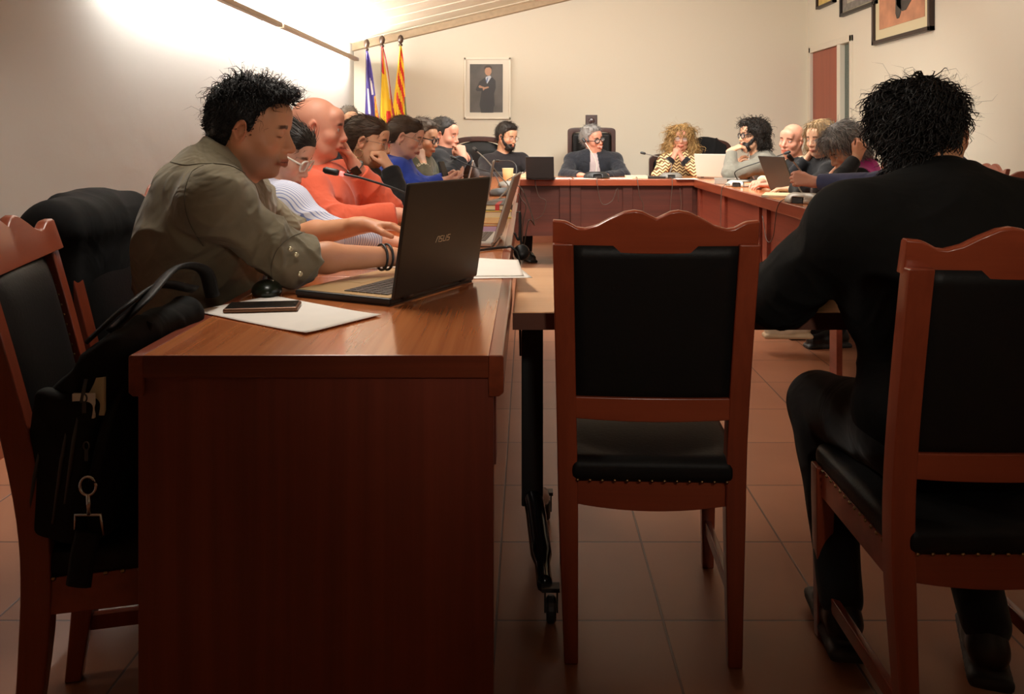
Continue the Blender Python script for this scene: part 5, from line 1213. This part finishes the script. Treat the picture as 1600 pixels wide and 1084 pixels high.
# ------------------------------------------------------------------ the man in black, near right
M_coat = fabric('black_wool', (.006, .0058, .0052), fold=.35, fscale=6, sheen=.0)
pK, LK, HK = person('dark-haired man in black seen from behind, his arm resting on the pale table', W(1449, 209, 1.97), 64, -4, 0, .98, 92, (.915, 1.86, .575), (.905, 1.87, .90), (.912, 1.91, 1.085), 0,
    {'R': dict(sh=(1.11, 1.87, 1.0), el=(1.27, 2.02, .80), wr=(1.12, 2.30, .82), d=(-1, .3, 0), n=(0, 0, -1), s=(0, 1, 0)),
     'L': dict(sh=(.705, 1.87, 1.0), el=(.590, 2.03, .825), wr=(.80, 2.30, .835), d=(1, .2, 0), n=(0, 0, -1), s=(0, 1, 0))},
    'tan', ('mane', 'black'), dict(mat=M_coat, th=.020, col=.03), build=1.20, abf=1.12, res=.0042, glass='dark', chestr=(.215, .145, .225), hairn=4200, fold=.004,
    knees=dict(KL=(.765, 2.26, .50), AL=(.735, 2.02, .12), FL=(.1, .9, 0), KR=(1.05, 2.30, .50), AR=(.99, 1.86, .15), FR=(.35, .9, 0)))
# ------------------------------------------------------------------ things on the desks
def D(px, py, z=T):
    """point on a horizontal plane z seen at a pixel"""
    Y = (H-z)*F/(py-HY); return np.array([(px-CX)*Y/F, Y, z])
def laptop(label, p0, wdir, w, dep, hgt, lean, base_mat, lid_mat, screen=None, keys=True, thick=.018, logo=False):
    """p0: hinge end nearest the viewer; wdir: along the hinge; the user sits on the side ddir"""
    wd = unit([wdir[0], wdir[1], 0]); dd = np.cross([0, 0, 1.], wd); M = np.stack([wd, dd, np.array([0, 0, 1.])], 1); loc = np.array(p0, float)
    t = thing('laptop', label, 'laptop', loc)
    m = MB().at(loc, M); m.box(0, w, .0, dep, .003, thick); m.obj('base', base_mat, None, loc=None); b = bpy.data.objects[-1] if False else C.objects[-1]; par(b, t, loc)
    bv = b.modifiers.new('bevel', 'BEVEL'); bv.width = .004; bv.segments = 2
    m = MB().at(loc, M); m.box(.004, w-.004, .004, dep-.004, -.0, .006); par(m.obj('underside', M_black), t, loc)
    m = MB().at(loc, M); m.box(.006, w-.006, .006, dep-.006, thick-.0008, thick+.0008); dk = par(m.obj('palm_rest', base_mat if not logo else M_gold2), t, loc)
    if keys:
        m = MB().at(loc, M); rows, cols = 6, 15; x0, x1, y0, y1 = w*.08, w*.92, dep*.10, dep*.56
        for r in range(rows):
            for c in range(cols):
                if r == rows-1 and 4 < c < 9: continue
                xa = x0+(x1-x0)*c/cols; ya = y0+(y1-y0)*r/rows; m.box(xa+.0015, xa+(x1-x0)/cols-.0015, ya+.0015, ya+(y1-y0)/rows-.0015, thick, thick+.0028)
        r = rows-1; ya = y0+(y1-y0)*r/rows; m.box(x0+(x1-x0)*5/cols+.0015, x0+(x1-x0)*9/cols-.0015, ya+.0015, ya+(y1-y0)/rows-.0015, thick, thick+.0028)
        k = par(m.obj('keyboard', M_keys), t, loc); k['kind'] = 'stuff'
        m = MB().at(loc, M); m.box(w*.36, w*.62, dep*.66, dep*.94, thick+.0006, thick+.0012); par(m.obj('touchpad', M_pad), t, loc)
    th = radians(lean); u2 = np.array([0, -sin(th), cos(th)]); n2 = np.array([0, cos(th), sin(th)]); M2 = M@np.stack([np.array([1., 0, 0]), n2, u2], 1); lo = loc+M@np.array([0, .0, thick-.002])
    m = MB().at(lo, M2); m.box(0, w, -.010, -.001, 0, hgt); l = m.obj('lid', lid_mat); bv = l.modifiers.new('bevel', 'BEVEL'); bv.width = .0045; bv.segments = 3; par(l, t, loc)
    m = MB().at(lo, M2); m.box(.006, w-.006, -.0012, .0002, .006, hgt-.006); par(m.obj('screen_bezel', M_black), t, loc)
    m = MB().at(lo, M2); m.box(.014, w-.014, .0002, .0006, .018, hgt-.014); par(m.obj('screen', screen or M_blackg), t, loc)
    for hx in (w*.12, w*.8):
        m = MB(); m.tube([lo+M2@np.array([hx, -.004, .0]), lo+M2@np.array([hx+w*.09, -.004, .0])], .0065, 8); par(m.obj('hinge', M_black, smooth=True), t, loc)
    return t, loc, lo, M2, l
M_gold2 = plain('champagne_metal', s2l(196, 164, 116), .35, .6); M_keys = plain('laptop_keys', s2l(60, 50, 42), .5); M_pad = plain('touchpad', s2l(176, 146, 104), .4, .4)
M_scr = emit('lit_screen', (.75, .82, 1.0), .35)
M_lid = plain('brushed_black_lid', s2l(44, 38, 32), .42, .2, bump=(300, .05, .0005))
# near black laptop with the gold keyboard deck
p0 = np.array([-.312, 1.945, T]); wd = (.437, .90)
t1, l1, lo, M2, lid = laptop('open black laptop with a gold keyboard deck on the near desk', p0, wd, .385, .275, .268, 9, M_black, M_lid, M_scr)
for o in list(t1.children):
    if o.name.startswith('palm_rest'): o.data.materials[0] = M_gold2
m = MB(); s_ = .0135; cx0 = .385*.47
def stroke(pts, wd_=.0016):
    for a, b in zip(pts, pts[1:]):
        a = np.array([a[0], -.0112, a[1]]); b = np.array([b[0], -.0112, b[1]]); m.at(lo, M2); dv = b-a; L = np.linalg.norm(dv); u = dv/L; nn = np.array([-u[2], 0, u[0]])*wd_/2
        q = [a-nn-u*wd_*.3, a+nn-u*wd_*.3, b+nn+u*wd_*.3, b-nn+u*wd_*.3]; m.add([tuple(x) for x in q]+[tuple(x+np.array([0, .001, 0])) for x in q], [(0, 1, 2, 3), (7, 6, 5, 4), (0, 4, 5, 1), (1, 5, 6, 2), (2, 6, 7, 3), (3, 7, 4, 0)])
zb = .118; g = .0165; sl = .003
x = cx0-2*g
stroke([(x, zb), (x+.004+sl, zb+s_)]); stroke([(x+.004+sl, zb+s_), (x+.012+sl, zb+s_)]); stroke([(x+.012+sl, zb+s_), (x+.012, zb)])
x += g; stroke([(x+.011+sl, zb+s_), (x+.001+sl, zb+s_), (x+.001+sl*.5, zb+s_/2), (x+.010+sl*.5, zb+s_/2), (x+.010, zb), (x, zb)])
x += g; stroke([(x+sl, zb+s_), (x, zb), (x+.011, zb), (x+.011+sl, zb+s_)])
x += g; stroke([(x+.012+sl, zb+s_), (x+.001+sl, zb+s_), (x+.001+sl*.5, zb+s_/2), (x+.011+sl*.5, zb+s_/2), (x+.011, zb), (x, zb)])
lg = m.obj('logo_letters', plain('logo_silver', s2l(205, 190, 170), .3, .6)); lg['kind'] = 'stuff'; lg.parent = lid
# mouse
q = SDF(); Mm = rotm(radians(20)); c = D(417, 460); q.frame(c+np.array([0, 0, .0]), Mm)
q.ell((0, 0, .010), (.036, .054, .026), k=.01); q.box((0, 0, -.03), (.2, .2, .031), .002, .002, sub=True)
loc = c; t = thing('computer_mouse', 'dark green computer mouse between the phone and the laptop', 'computer mouse', loc)
V, Fq, _ = q.mesh(.0028); par(mesh_obj('shell', V, Fq, plain('dark_green_gloss', s2l(24, 34, 22), .3), smooth=True), t, loc)
m = MB().at(c+Mm@np.array([0, .030, .034]), Mm@rotm(0, 0, pi/2)); m.lathe([(.0, -.003), (.007, -.003), (.007, .003), (.0, .003)], 14); par(m.obj('scroll_wheel', M_grey), t, loc)
m = MB(); 
for k in range(9):
    a = -.9+k*.2; 
m.tube([c+Mm@np.array([.016*cos(a_)-.002, -.012+.016*sin(a_), .0352-.0012*abs(a_)]) for a_ in [-.2+1.5*k/8 for k in range(9)]], .0012, 5); par(m.obj('maker_mark', M_paper), t, loc)
# sheet under the phone (corners picked on the desk), phone with a bronze case
def sheet(label, pts, z=T, group=None, thick=.0008, curl=0.0, name='paper_sheet', mat=None, n=14, cat='paper'):
    P = [np.array(p, float) for p in pts]
    def fn(u, v):
        p = (P[0]*(1-u)+P[1]*u)*(1-v)+(P[3]*(1-u)+P[2]*u)*v; p = p.copy(); p[2] = z+thick+curl*(max(0, u-.7)**2*6+max(0, .25-v)**2*4+.15*sin(u*6+v*4)**2*.3); return p
    m = MB().sheet(fn, n, n); return tag(m.obj(name, mat or M_paper, solid=thick, smooth=True), label, cat, group)
sheet('white sheet lying under the mobile phone on the near desk', [D(300, 487), D(478, 524), D(596, 494), D(425, 462)], curl=.006)
c = D(411, 484); Mm = rotm(radians(-82)); loc = c; t = thing('mobile_phone', 'black phone in a bronze-edged case on the white sheet', 'phone', loc)
q = MB().at(c+np.array([0, 0, .0015]), Mm); q.box(-.039, .039, -.079, .079, 0, .010); o = q.obj('case', plain('bronze_case', s2l(120, 82, 58), .35, .5), bevel=.004, seg=3); par(o, t, loc)
q = MB().at(c+np.array([0, 0, .0115]), Mm); q.box(-.035, .035, -.074, .074, 0, .0012); par(q.obj('screen', M_blackg, bevel=.001), t, loc)
q = MB(); q.ball(c+np.array([0, 0, .0128])+Mm@np.array([0, .069, 0]), (.003, .003, .0006), 5); par(q.obj('camera_hole', M_dkgrey, smooth=True), t, loc)
# papers at the inner edge
sheet('white papers hanging over the desk edge beyond the black laptop', [D(735, 433), np.array([-.012, 2.36, T]), np.array([-.03, 2.66, T]), D(742, 404)], z=T+.002, curl=.002)
sheet('loose white sheet askew under the papers at the desk edge', [D(740, 436), np.array([.012, 2.34, T]), np.array([-.042, 2.60, T]), D(745, 408)], z=T+.0005)
# second laptop: lid seen edge on
M_slv = plain('laptop_silver', s2l(176, 170, 160), .35, .5)
laptop('silver laptop beyond the papers, its open lid seen edge-on', (-.125, 2.985, T), (.06, 1), .34, .24, .245, 17, M_slv, M_slv, M_scr)
laptop('grey laptop between the conference microphones, lid seen edge-on', (-.235, 4.75, T), (-.02, 1), .32, .22, .235, 9, M_slv, M_slv, M_scr)
laptop('slim tablet-like laptop standing open before the man in the black sweater', (-.445, 6.12, T), (-.05, 1), .28, .20, .20, 14, M_slv, M_slv, M_scr)
laptop('black laptop at the left end of the head table', D(822, 282)+A_(.0, .14, 0), (1, -.10), .25, .20, .20, 16, M_black, M_black, M_scr)
laptop('white laptop seen from behind at the corner of the head table', (1.555, 7.93, T), (.86, -.5), .32, .22, .225, 20, M_slv, plain('white_lid', s2l(214, 206, 190), .45), M_scr)
laptop('dark grey laptop seen from behind in front of the bald man', (1.715, 6.08, T), (.25, -1), .34, .23, .255, 22, M_black, plain('grey_lid', s2l(66, 62, 56), .5), M_scr)
# books, notebooks, folders
def book(label, c, L, Wd, h, rz, cov, pages=M_cream, cat='book', name='book', soft=False, mark=None):
    c = np.array(c, float); Mz = rotm(radians(rz)); t = thing(name, label, cat, c)
    m = MB().at(c, Mz); m.box(-Wd/2, Wd/2, -L/2, L/2, .0005, .0035); m.box(-Wd/2, Wd/2, -L/2, L/2, h-.003, h); m.box(-Wd/2, -Wd/2+.003, -L/2, L/2, .0005, h); par(m.obj('cover', cov, bevel=.001), t, c)
    par(MB().at(c, Mz).box(-Wd/2+.004, Wd/2-.004, -L/2+.004, L/2-.004, .0036, h-.0031).obj('pages', pages), t, c)
    if mark: m = MB().at(c, Mz); m.box(Wd/2-.05, Wd/2-.03, -L/2-.0006, L/2+.0006, .0, h+.0008); par(m.obj('ribbon_band', mark), t, c)
    return t
M_pur = plain('purple_cover', s2l(132, 96, 122), .6); M_yel = plain('yellow_cover', s2l(226, 200, 96), .6); M_redb = plain('red_band', s2l(196, 60, 60), .6); M_tan = plain('tan_cover', s2l(186, 140, 80), .6)
book('purple notebook behind the silver laptop', (-.20, 3.46, T), .21, .15, .012, 3, M_pur)
book('tan notebook beneath the dark curled cable', (-.19, 3.82, T), .24, .17, .014, -4, M_tan)
book('thick yellow book with a red band in the desk row', (-.17, 4.16, T), .22, .17, .034, 5, M_yel, mark=M_redb)
book('dark grey book with a red band on top of the yellow book', (-.175, 4.17, T+.0345), .20, .15, .028, -3, M_dkgrey, mark=M_redb)
book('cream book left of the microphone of the curly-haired woman', D(996, 279.5)+A_(0, .1, 0), .20, .15, .026, 88, plain('cream_cover', s2l(214, 200, 170), .6))
book('black notebook right of the cream book on the head table', D(1024, 279.5)+A_(0, .14, 0), .2, .15, .018, 92, M_black)
book('black ring binder at the corner where the right wing begins', (1.73, 6.72, T), .34, .24, .042, 8, M_black)
book('white boxed document file on the right wing beside the cup', (1.62, 7.02, T), .20, .15, .045, 80, M_slv, M_paper)
book('cream paper folder before the nearer right microphone', (1.62, 5.55, T), .30, .20, .014, -20, plain('folder_cream', s2l(206, 192, 150), .7), M_paper)
def papers(label, c, w, l, rz, n=1, mat=None):
    c = np.array(c, float); m = MB(); r = random.Random(int(c[1]*100))
    for k in range(n): m.at(c+np.array([r.uniform(-.008, .008), r.uniform(-.008, .008), .0004+k*.0022]), rotm(radians(rz+r.uniform(-6, 6)))); m.box(-w/2, w/2, -l/2, l/2, 0, .0018)
    return tag(m.obj('paper_stack' if n > 1 else 'paper_sheet', mat or M_paper), label, 'paper')
papers('paper pad in front of the smiling man', D(915, 279.5)+A_(0, .1, 0), .2, .15, 4)
papers('single white sheet right of the smiling man', D(972, 279.5)+A_(0, .1, 0), .2, .15, -3)
papers('pale sheet under the edge of the white laptop', D(1076, 280.5)+A_(0, .1, 0), .2, .14, 5)
papers('sheet in front of the bearded man in black', D(880, 279.5)+A_(0, .1, 0), .16, .12, 5)
papers('white documents spread behind the dark grey laptop', (1.86, 6.45, T), .21, .30, 15)
papers('white sheet half under the fist of the person in slate blue', (1.86, 5.25, T), .21, .30, -25)
papers('white paper on the pale table beside the central chair', (.76, 2.665, .778), .22, .16, 6)
papers('white printed sheets by the hands of the man in orange', (-.36, 2.62, T), .30, .21, 10)
# paper cups
def cup(label, c, s=1.0):
    c = np.array(c, float); t = thing('paper_cup', label, 'cup', c, group='tan paper cups')
    m = MB().at(c); m.lathe([(.0, .004), (.026*s, .0), (.027*s, .002), (.037*s, .098*s), (.034*s, .098*s), (.024*s, .008), (.0, .006)], 24); par(m.obj('body', plain('kraft_card', s2l(206, 158, 104), .7), smooth=True), t, c)
    m = MB().at(c); m.tube([(.0365*s*cos(a), .0365*s*sin(a), .098*s) for a in [2*pi*k/24 for k in range(25)]], .0022, 6, cap=False); par(m.obj('rim', M_cream, smooth=True), t, c)
cup('tan paper cup at the far end of the left-hand desks', (-.165, 7.05, T), 1.25)
cup('tan paper cup behind the microphone on the right wing', (1.83, 7.30, T), 1.0)
# conference microphones
def mic(label, c, rz, neck, s=1.0, light=False, shell=M_dkgrey, cable=None, headmat=M_black, neckmat=None):
    c = np.array(c, float); Mz = rotm(radians(rz)); t = thing('conference_microphone', label, 'microphone', c, group='gooseneck conference microphones')
    q = SDF(); q.frame(c, Mz, s); q.ell((0, 0, .006), (.098, .070, .052), k=.01); q.box((0, 0, -.05), (.3, .3, .050), .002, .003, sub=True); q.box((0, -.075, .010), (.030, .030, .020), .004, .004, sub=True); q.ell((0, .02, .058), (.06, .05, .02), k=.012, sub=True)
    V, Fq, _ = q.mesh(.006, n=8); par(mesh_obj('base', V, Fq, shell, smooth=True), t, c)
    m = MB().at(c, Mz*s); m.box(-.026, .026, -.060, -.045, .002, .024); par(m.obj('cable_socket', M_black), t, c)
    m = MB().at(c, Mz*s)
    for k in (-1, 1): m.lathe([(.0, .046), (.010, .046), (.009, .051), (.0, .051)], 12, c=(k*.045, .0, -.008))
    par(m.obj('talk_button', M_grey), t, c)
    pts = spline(neck, 8); m = MB(); m.tube(pts, .0036*s, 8); nk = par(m.obj('gooseneck', neckmat or M_black, smooth=True), t, c)
    e = np.array(pts[-1]); d = unit(np.array(pts[-1])-np.array(pts[-3])); m = MB(); m.tube([e-d*.005, e, e+d*.006, e+d*.038, e+d*.046], [.006*s, .0095*s, .0105*s, .0105*s, .006*s], 12); par(m.obj('microphone_head', headmat, smooth=True), t, c)
    if light: m = MB(); m.tube([e-d*.018, e-d*.006], .0075*s, 12); par(m.obj('light_ring', emit('red_ring', (1.0, .12, .10), 3.0), smooth=True), t, c)
    if cable: m = MB(); m.tube(spline(cable, 8), .0028, 6); par(m.obj('cable', M_cable, smooth=True), t, c)
M_cable = plain('cable_brown', s2l(70, 56, 46), .5)
mic('near gooseneck microphone with a lit red ring, pointing at the man in orange', (-.26, 2.55, T), 85, [(-.26, 2.56, T+.04), (-.26, 2.62, T+.13), W(640, 305, 2.62), W(575, 281, 2.62), W(528, 270, 2.62)], light=True)
fe = 7.745
def loop(x0, x1, zl_, y=7.70): return [(x0, 7.86, T+.01), (x0, fe-.005, T+.012), (x0+.0, y, T-.05), ((x0+x1)/2-.05, y, zl_), ((x0+x1)/2+.04, y+.01, zl_+.02), (x1, y+.01, T-.08), (x1+.01, y+.02, T-.2)]
mic('gooseneck microphone standing before the smiling man', (.63, 7.93, T), 4, [(.63, 7.98, T+.05), W(932, 255, 8.0), W(925, 240, 8.02), W(914, 222, 8.05)], 1.25, shell=M_black, neckmat=M_silver, cable=loop(.62, .80, .60))
mic('gooseneck microphone of the curly-haired woman, stem bent to the left', (1.315, 7.93, T), -3, [(1.315, 7.98, T+.05), W(1049, 258, 8.0), W(1040, 248, 8.0), W(1020, 243, 8.0), W(1008, 240, 8.0)], 1.1, shell=M_grey, neckmat=M_grey, cable=loop(1.29, 1.36, .52))
mic('microphone on the right wing whose long stem bends to the bald man', (1.62, 6.62, T), -30, [(1.62, 6.66, T+.05), W(1148, 270, 6.6), W(1158, 263, 6.55), W(1184, 254, 6.5), W(1208, 246, 6.45), W(1226, 240, 6.4)], 1.05, shell=M_silver, cable=[(1.56, 6.60, T+.02), (1.50, 6.58, T+.012), (1.475, 6.57, T-.05), (1.47, 6.57, .5), (1.475, 6.55, .2)])
mic('nearest microphone on the right wing, its stem gripped by a fist', (1.60, 4.98, T), -50, [(1.60, 5.02, T+.05), W(1248, 290, 4.95), W(1256, 277, 4.8), W(1252, 268, 4.75), W(1238, 250, 4.7)], 1.25, shell=M_silver, neckmat=M_silver, cable=[(1.54, 4.98, T+.02), (1.50, 5.05, T+.015), (1.475, 5.1, T-.04), (1.465, 5.15, .60), (1.47, 5.3, .56), (1.475, 5.42, .70)])
mic('microphone beside the books, its pale stem leaning back to the left', (-.155, 4.62, T), 80, [(-.155, 4.66, T+.05), W(794, 292, 4.75), W(782, 276, 4.8), W(762, 252, 4.9), W(745, 236, 5.0)], 1.05, shell=M_grey, neckmat=M_silver)
mic('microphone midway along the left desks, its stem reaching to the man in black', (-.18, 5.62, T), 80, [(-.18, 5.66, T+.05), W(772, 272, 5.8), W(750, 264, 5.9), W(728, 256, 6.0), W(712, 248, 6.05)], 1.05, shell=M_dkgrey)
mic('farthest microphone of the left desks, its stem arched over the cup', (-.16, 6.55, T), 85, [(-.16, 6.58, T+.05), W(806, 272, 6.8), W(806, 258, 6.9), W(797, 251, 7.0), W(780, 251, 7.1)], 1.0, shell=M_grey)
# cables hanging at the desk's inner side
def cable(label, pts, r=.004, mat=M_black, name='cable'): m = MB(); m.tube(spline(pts, 8), r, 7); return tag(m.obj(name, mat, smooth=True), label, 'cable')
cable('black power cable crossing the desk behind the black laptop and dropping over the edge', [D(735, 395)+A_(0,0,.005), D(765, 391)+A_(0,0,.005), D(790, 389)+A_(0,0,.006), (-.052, 2.93, T+.006), (-.030, 2.93, T-.04), (-.028, 2.92, .62), (-.025, 2.95, .45)], .0045)
cable('thin brown cable looping below the desk edge', [(-.06, 4.3, T+.006), (-.035, 4.3, T-.01), (-.03, 4.3, .62), W(826, 345, 4.4), W(835, 350, 4.5), W(818, 300, 4.6), W(806, 288, 4.7)], .003, M_cable)
cable('brown cable dangling from the far end of the left desks', [(-.09, 6.0, T+.006), (-.062, 6.0, T-.02), W(815, 312, 6.0), W(822, 322, 6.0), W(818, 345, 6.0), W(816, 378, 6.0)], .0035, M_cable)
cable('black cable hanging straight down beside the desk panel', [(-.055, 3.4, T+.006), (-.035, 3.4, T-.02), W(812, 330, 3.4), W(813, 360, 3.4), W(815, 392, 3.4)], .0045)
m = MB().at(W(815, 394, 3.38), rotm(0, radians(90))); m.lathe([(.0, -.012), (.028, -.010), (.032, .0), (.028, .010), (.0, .012)], 20); tag(m.obj('cable_puck', M_black, smooth=True), 'round black cable box hanging by the left desks', 'cable box')
cable('brown cable draped under the corner of the head table', [(.98, 7.86, T+.01), (.98, 7.74, T+.012), (.985, 7.70, T-.06), (1.0, 7.71, .66), (1.03, 7.73, .60), (1.04, 7.74, .50)], .003, M_cable)
cable('brown cable drooping from the black laptop of the head table', [(.06, 7.9, T+.01), (.06, 7.742, T+.012), (.07, 7.70, T-.06), (.10, 7.70, .66), (.16, 7.71, .62), (.13, 7.72, .5), (.06, 7.73, .45)], .003, M_cable)
m = MB(); r = random.Random(4); pts = []
for k in range(34): a = k*.9; pts.append((-.235+.030*cos(a)+r.uniform(-.01, .01), 3.62+.045*sin(a*1.1)+r.uniform(-.012, .012), T+.022+.016*abs(sin(k*.7))))
m.tube(spline(pts, 4), .0026, 5); tag(m.obj('coiled_cable', M_black, smooth=True), 'tangle of thin black cable by the tan notebook', 'cable')
# coat draped over the chair under the man in olive
q = SDF(); Mj = rotm(radians(-90)); q.frame((-1.06, 2.33, 0), Mj)
q.cap((-.20, -.115, .985), (.20, -.115, .985), .058, k=.03); q.box((0, -.105, .66), (.25, .055, .34), .05, k=.05); q.cap((-.215, -.13, .95), (-.265, -.11, .45), .055, .06, k=.04); q.cap((.215, -.13, .95), (.255, -.11, .43), .055, .06, k=.04)
q.cap((-.10, -.15, 1.02), (.10, -.15, 1.02), .035, k=.03); q.disp = lambda P: -.005*(ridge(P*np.array([1, 1, .45]), 20, 4)-.3)+.006*wav(P, 14, 2)
V, Fq, _ = q.mesh(.008); tag(mesh_obj('draped_jacket', V, Fq, fabric('jacket_black', (.010, .0095, .0095), fold=.2, sheen=0), smooth=True), 'black jacket draped over the chair back behind the olive shirt', 'jacket')
q = SDF(); q.frame((1.86, 8.95, 0), rotm(pi)); q.ell((0, .0, 1.06), (.215, .075, .135), k=.04); q.box((0, .0, .88), (.2, .07, .16), .05, k=.06); q.disp = lambda P: -.010*(ridge(P*np.array([1, 1, .5]), 26, 4)-.3)
V, Fq, _ = q.mesh(.010); tag(mesh_obj('draped_coat', V, Fq, bpy.data.materials['jacket_black'], smooth=True), 'black coat over the armchair right of the curly-haired woman', 'coat')
# black laptop bag on the left chair
loc = np.array([-.80, 1.70, .465]); t = thing('shoulder_bag', 'black shoulder bag with zips and a metal clasp on the left chair seat', 'bag', loc)
Rb = np.array(Matrix.Rotation(radians(-10), 3, 'Z') @ Matrix.Rotation(radians(9), 3, 'Y'))
q = SDF(); q.frame((-.80, 1.70, .66), Rb); q.box((0, 0, 0), (.065, .165, .205), .035, k=.03); q.box((.02, 0, -.06), (.070, .15, .12), .03, k=.03); q.ell((-.01, -.10, .15), (.06, .06, .08), k=.05)
q.box((-.02, .0, .20), (.030, .13, .10), .02, .01, sub=True)
q.frame(); q.box((-.80-.72*.2, 1.7, .80+.69*.2), (.3, .4, .2), .01, .02, sub=True, R=np.array(Matrix.Rotation(radians(-46), 3, 'Y')))
q.disp = lambda P: -.009*(ridge(P*np.array([1, 1, .6]), 26, 4)-.3)+.005*wav(P, 18, 2)
M_bag = fabric('bag_nylon', (.008, .008, .007), fold=.5, rough=.85, sheen=0); V, Fq, _ = q.mesh(.006); par(mesh_obj('body', V, Fq, M_bag, smooth=True), t, loc)
def onbag(x, y, z): return Rb@np.array([x, y, z])+np.array([-.80, 1.70, .66])
q = SDF(); q.frame((-.80, 1.70, .66), Rb); q.box((.0, -.168, -.045), (.060, .018, .130), .014, k=.01); q.disp = lambda P: .003*wav(P, 30, 2); V, Fq, _ = q.mesh(.005); pk = par(mesh_obj('front_pocket', V, Fq, M_bag, smooth=True), t, loc)
for k, (xx, za, zc_) in enumerate(((.018, .09, -.14), (.036, .12, -.10), (-.03, .02, -.15))):
    m = MB(); m.tube([onbag(xx, -.186, zc_), onbag(xx, -.188, (za+zc_)/2), onbag(xx, -.178, za)], .0035, 6); par(m.obj('zip', M_dkgrey, smooth=True), t, loc)
m = MB()
for o_ in ((-.80+.012, 1.505, .735), (-.80+.01, 1.505, .655)): m.at(o_, rotm(0, radians(90))); m.tube([(.008*cos(a), .012*sin(a), 0) for a in [2*pi*k/14 for k in range(15)]], .002, 5, cap=False)
for k, o_ in enumerate(((-.772, 1.498, .745), (-.768, 1.498, .662))):
    m = MB().at(o_, rotm(0, radians(90))); m.tube([(.005*cos(a), .007*sin(a), 0) for a in [2*pi*i/14 for i in range(15)]], .0014, 5, cap=False); m.box(-.003, .003, -.026, -.007, -.001, .001); par(m.obj('zip_pull', M_dkgrey), t, loc)
m = MB(); c = np.array([-.762, 1.492, .595]); m.tube([c+A_(.014*cos(a), 0, .016*sin(a)) for a in [2*pi*k/20 for k in range(21)]], .0028, 6, cap=False); m.tube([c+A_(0, 0, -.014), c+A_(.002, 0, -.05)], .004, 8)
m.tube([c+A_(-.022, 0, -.075), c+A_(-.022, 0, -.05), c+A_(.022, 0, -.05), c+A_(.026, 0, -.085)], .003, 6); par(m.obj('snap_clasp', M_chrome, smooth=True), t, loc)
m = MB(); m.tube(spline([onbag(.03, -.12, .19), onbag(.05, -.06, .24), (-.735, 1.80, .925), (-.715, 1.90, .905), (-.71, 1.94, .84)], 7), .016, 8, flat=.35); m.tube(spline([onbag(-.0, -.14, .17), onbag(.04, -.10, .235), (-.745, 1.74, .90), (-.72, 1.86, .87)], 7), .013, 8, flat=.35); par(m.obj('carry_handle', M_leather, smooth=True), t, loc)
m = MB(); m.tube(spline([onbag(.06, -.05, .2), (-.735, 1.62, .80), (-.745, 1.53, .70), (-.752, 1.492, .60)], 6), .010, 8, flat=.4); m.tube(spline([(-.762, 1.492, .515), (-.77, 1.488, .47), (-.775, 1.485, .425)], 5), .022, 8, flat=.3); par(m.obj('shoulder_strap', M_bag, smooth=True), t, loc)
for k, (a, b_, hgt) in enumerate((((-.790, 1.535), (-.752, 1.528), .772), ((-.800, 1.518), (-.762, 1.512), .748))):
    m = MB().box(a[0], b_[0], b_[1], a[1], .705, hgt); o = m.obj('card_paper' if False else 'paper_slip', M_cream if k == 0 else M_paper); tag(o, ['cream card sticking out of the black bag', 'white folded paper in front of the cream card in the bag'][k], 'paper')
# ------------------------------------------------------------------ lights, camera
sc = bpy.context.scene
WARM = (1.0, 0.975, 0.91)
area('ceiling_light', (.6, 5.6, 2.74), (radians(46), 0, 0), 2.0, .8, 112, WARM, radians(130))  # added out of view, tilted to wash the far wall and head table
area('ceiling_light', (.2, 7.2, 2.70), (0, radians(-13.3), 0), 1.6, 2.0, 40, WARM, radians(125))  # added overhead fill, no fixture modelled
area('ceiling_light', (2.0, 5.6, 3.12), (0, radians(-13.3), 0), 0.8, 1.2, 8, WARM, radians(110))  # weak fill added for the right side of the room
area('ceiling_light', (-.75, 2.75, 2.42), (0, radians(-13.3), 0), .35, 1.3, 20, (1.0, .93, .82), radians(140))  # unseen overhead area light that brightens the near desk
sp = bpy.data.lights.new('chair_fill_spot', 'SPOT'); sp.energy = 195; sp.color = (1.0, .88, .74); sp.spot_size = radians(44); sp.spot_blend = 1.0; sp.shadow_soft_size = .12  # added spot behind the camera, cone shaped to fade down the chair backs
so_ = bpy.data.objects.new('chair_fill_spot', sp); C.objects.link(so_); so_.location = (.5, -1.7, 2.55); so_.rotation_euler = Vector((-.02, cos(radians(14)), -sin(radians(14)))).to_track_quat('-Z', 'Y').to_euler()
w = bpy.data.worlds.new('w'); sc.world = w; w.use_nodes = True
w.node_tree.nodes['Background'].inputs[0].default_value = (1, .85, .7, 1); w.node_tree.nodes['Background'].inputs[1].default_value = 0.05
cam = bpy.data.cameras.new('camera'); co = bpy.data.objects.new('camera', cam); C.objects.link(co)
co.location = (0, 0, H); co.rotation_euler = (pi/2, 0, 0)
cam.sensor_width = 36; cam.lens = F/1600*36; cam.shift_x = (800-CX)/1600; cam.shift_y = (HY-542)/1600; cam.clip_start = .02
sc.camera = co
sc.view_settings.view_transform = 'Standard'; sc.view_settings.look = 'None'; sc.view_settings.gamma = 1; sc.view_settings.exposure = 0.0
sc.view_settings.use_curve_mapping = False
sc.cycles.use_denoising = True
sc.cycles.max_bounces = 6; sc.cycles.diffuse_bounces = 4; sc.cycles.glossy_bounces = 3; sc.cycles.transmission_bounces = 4
sc.cycles.sample_clamp_indirect = 4.0
sc.cycles.caustics_reflective = False; sc.cycles.caustics_refractive = False
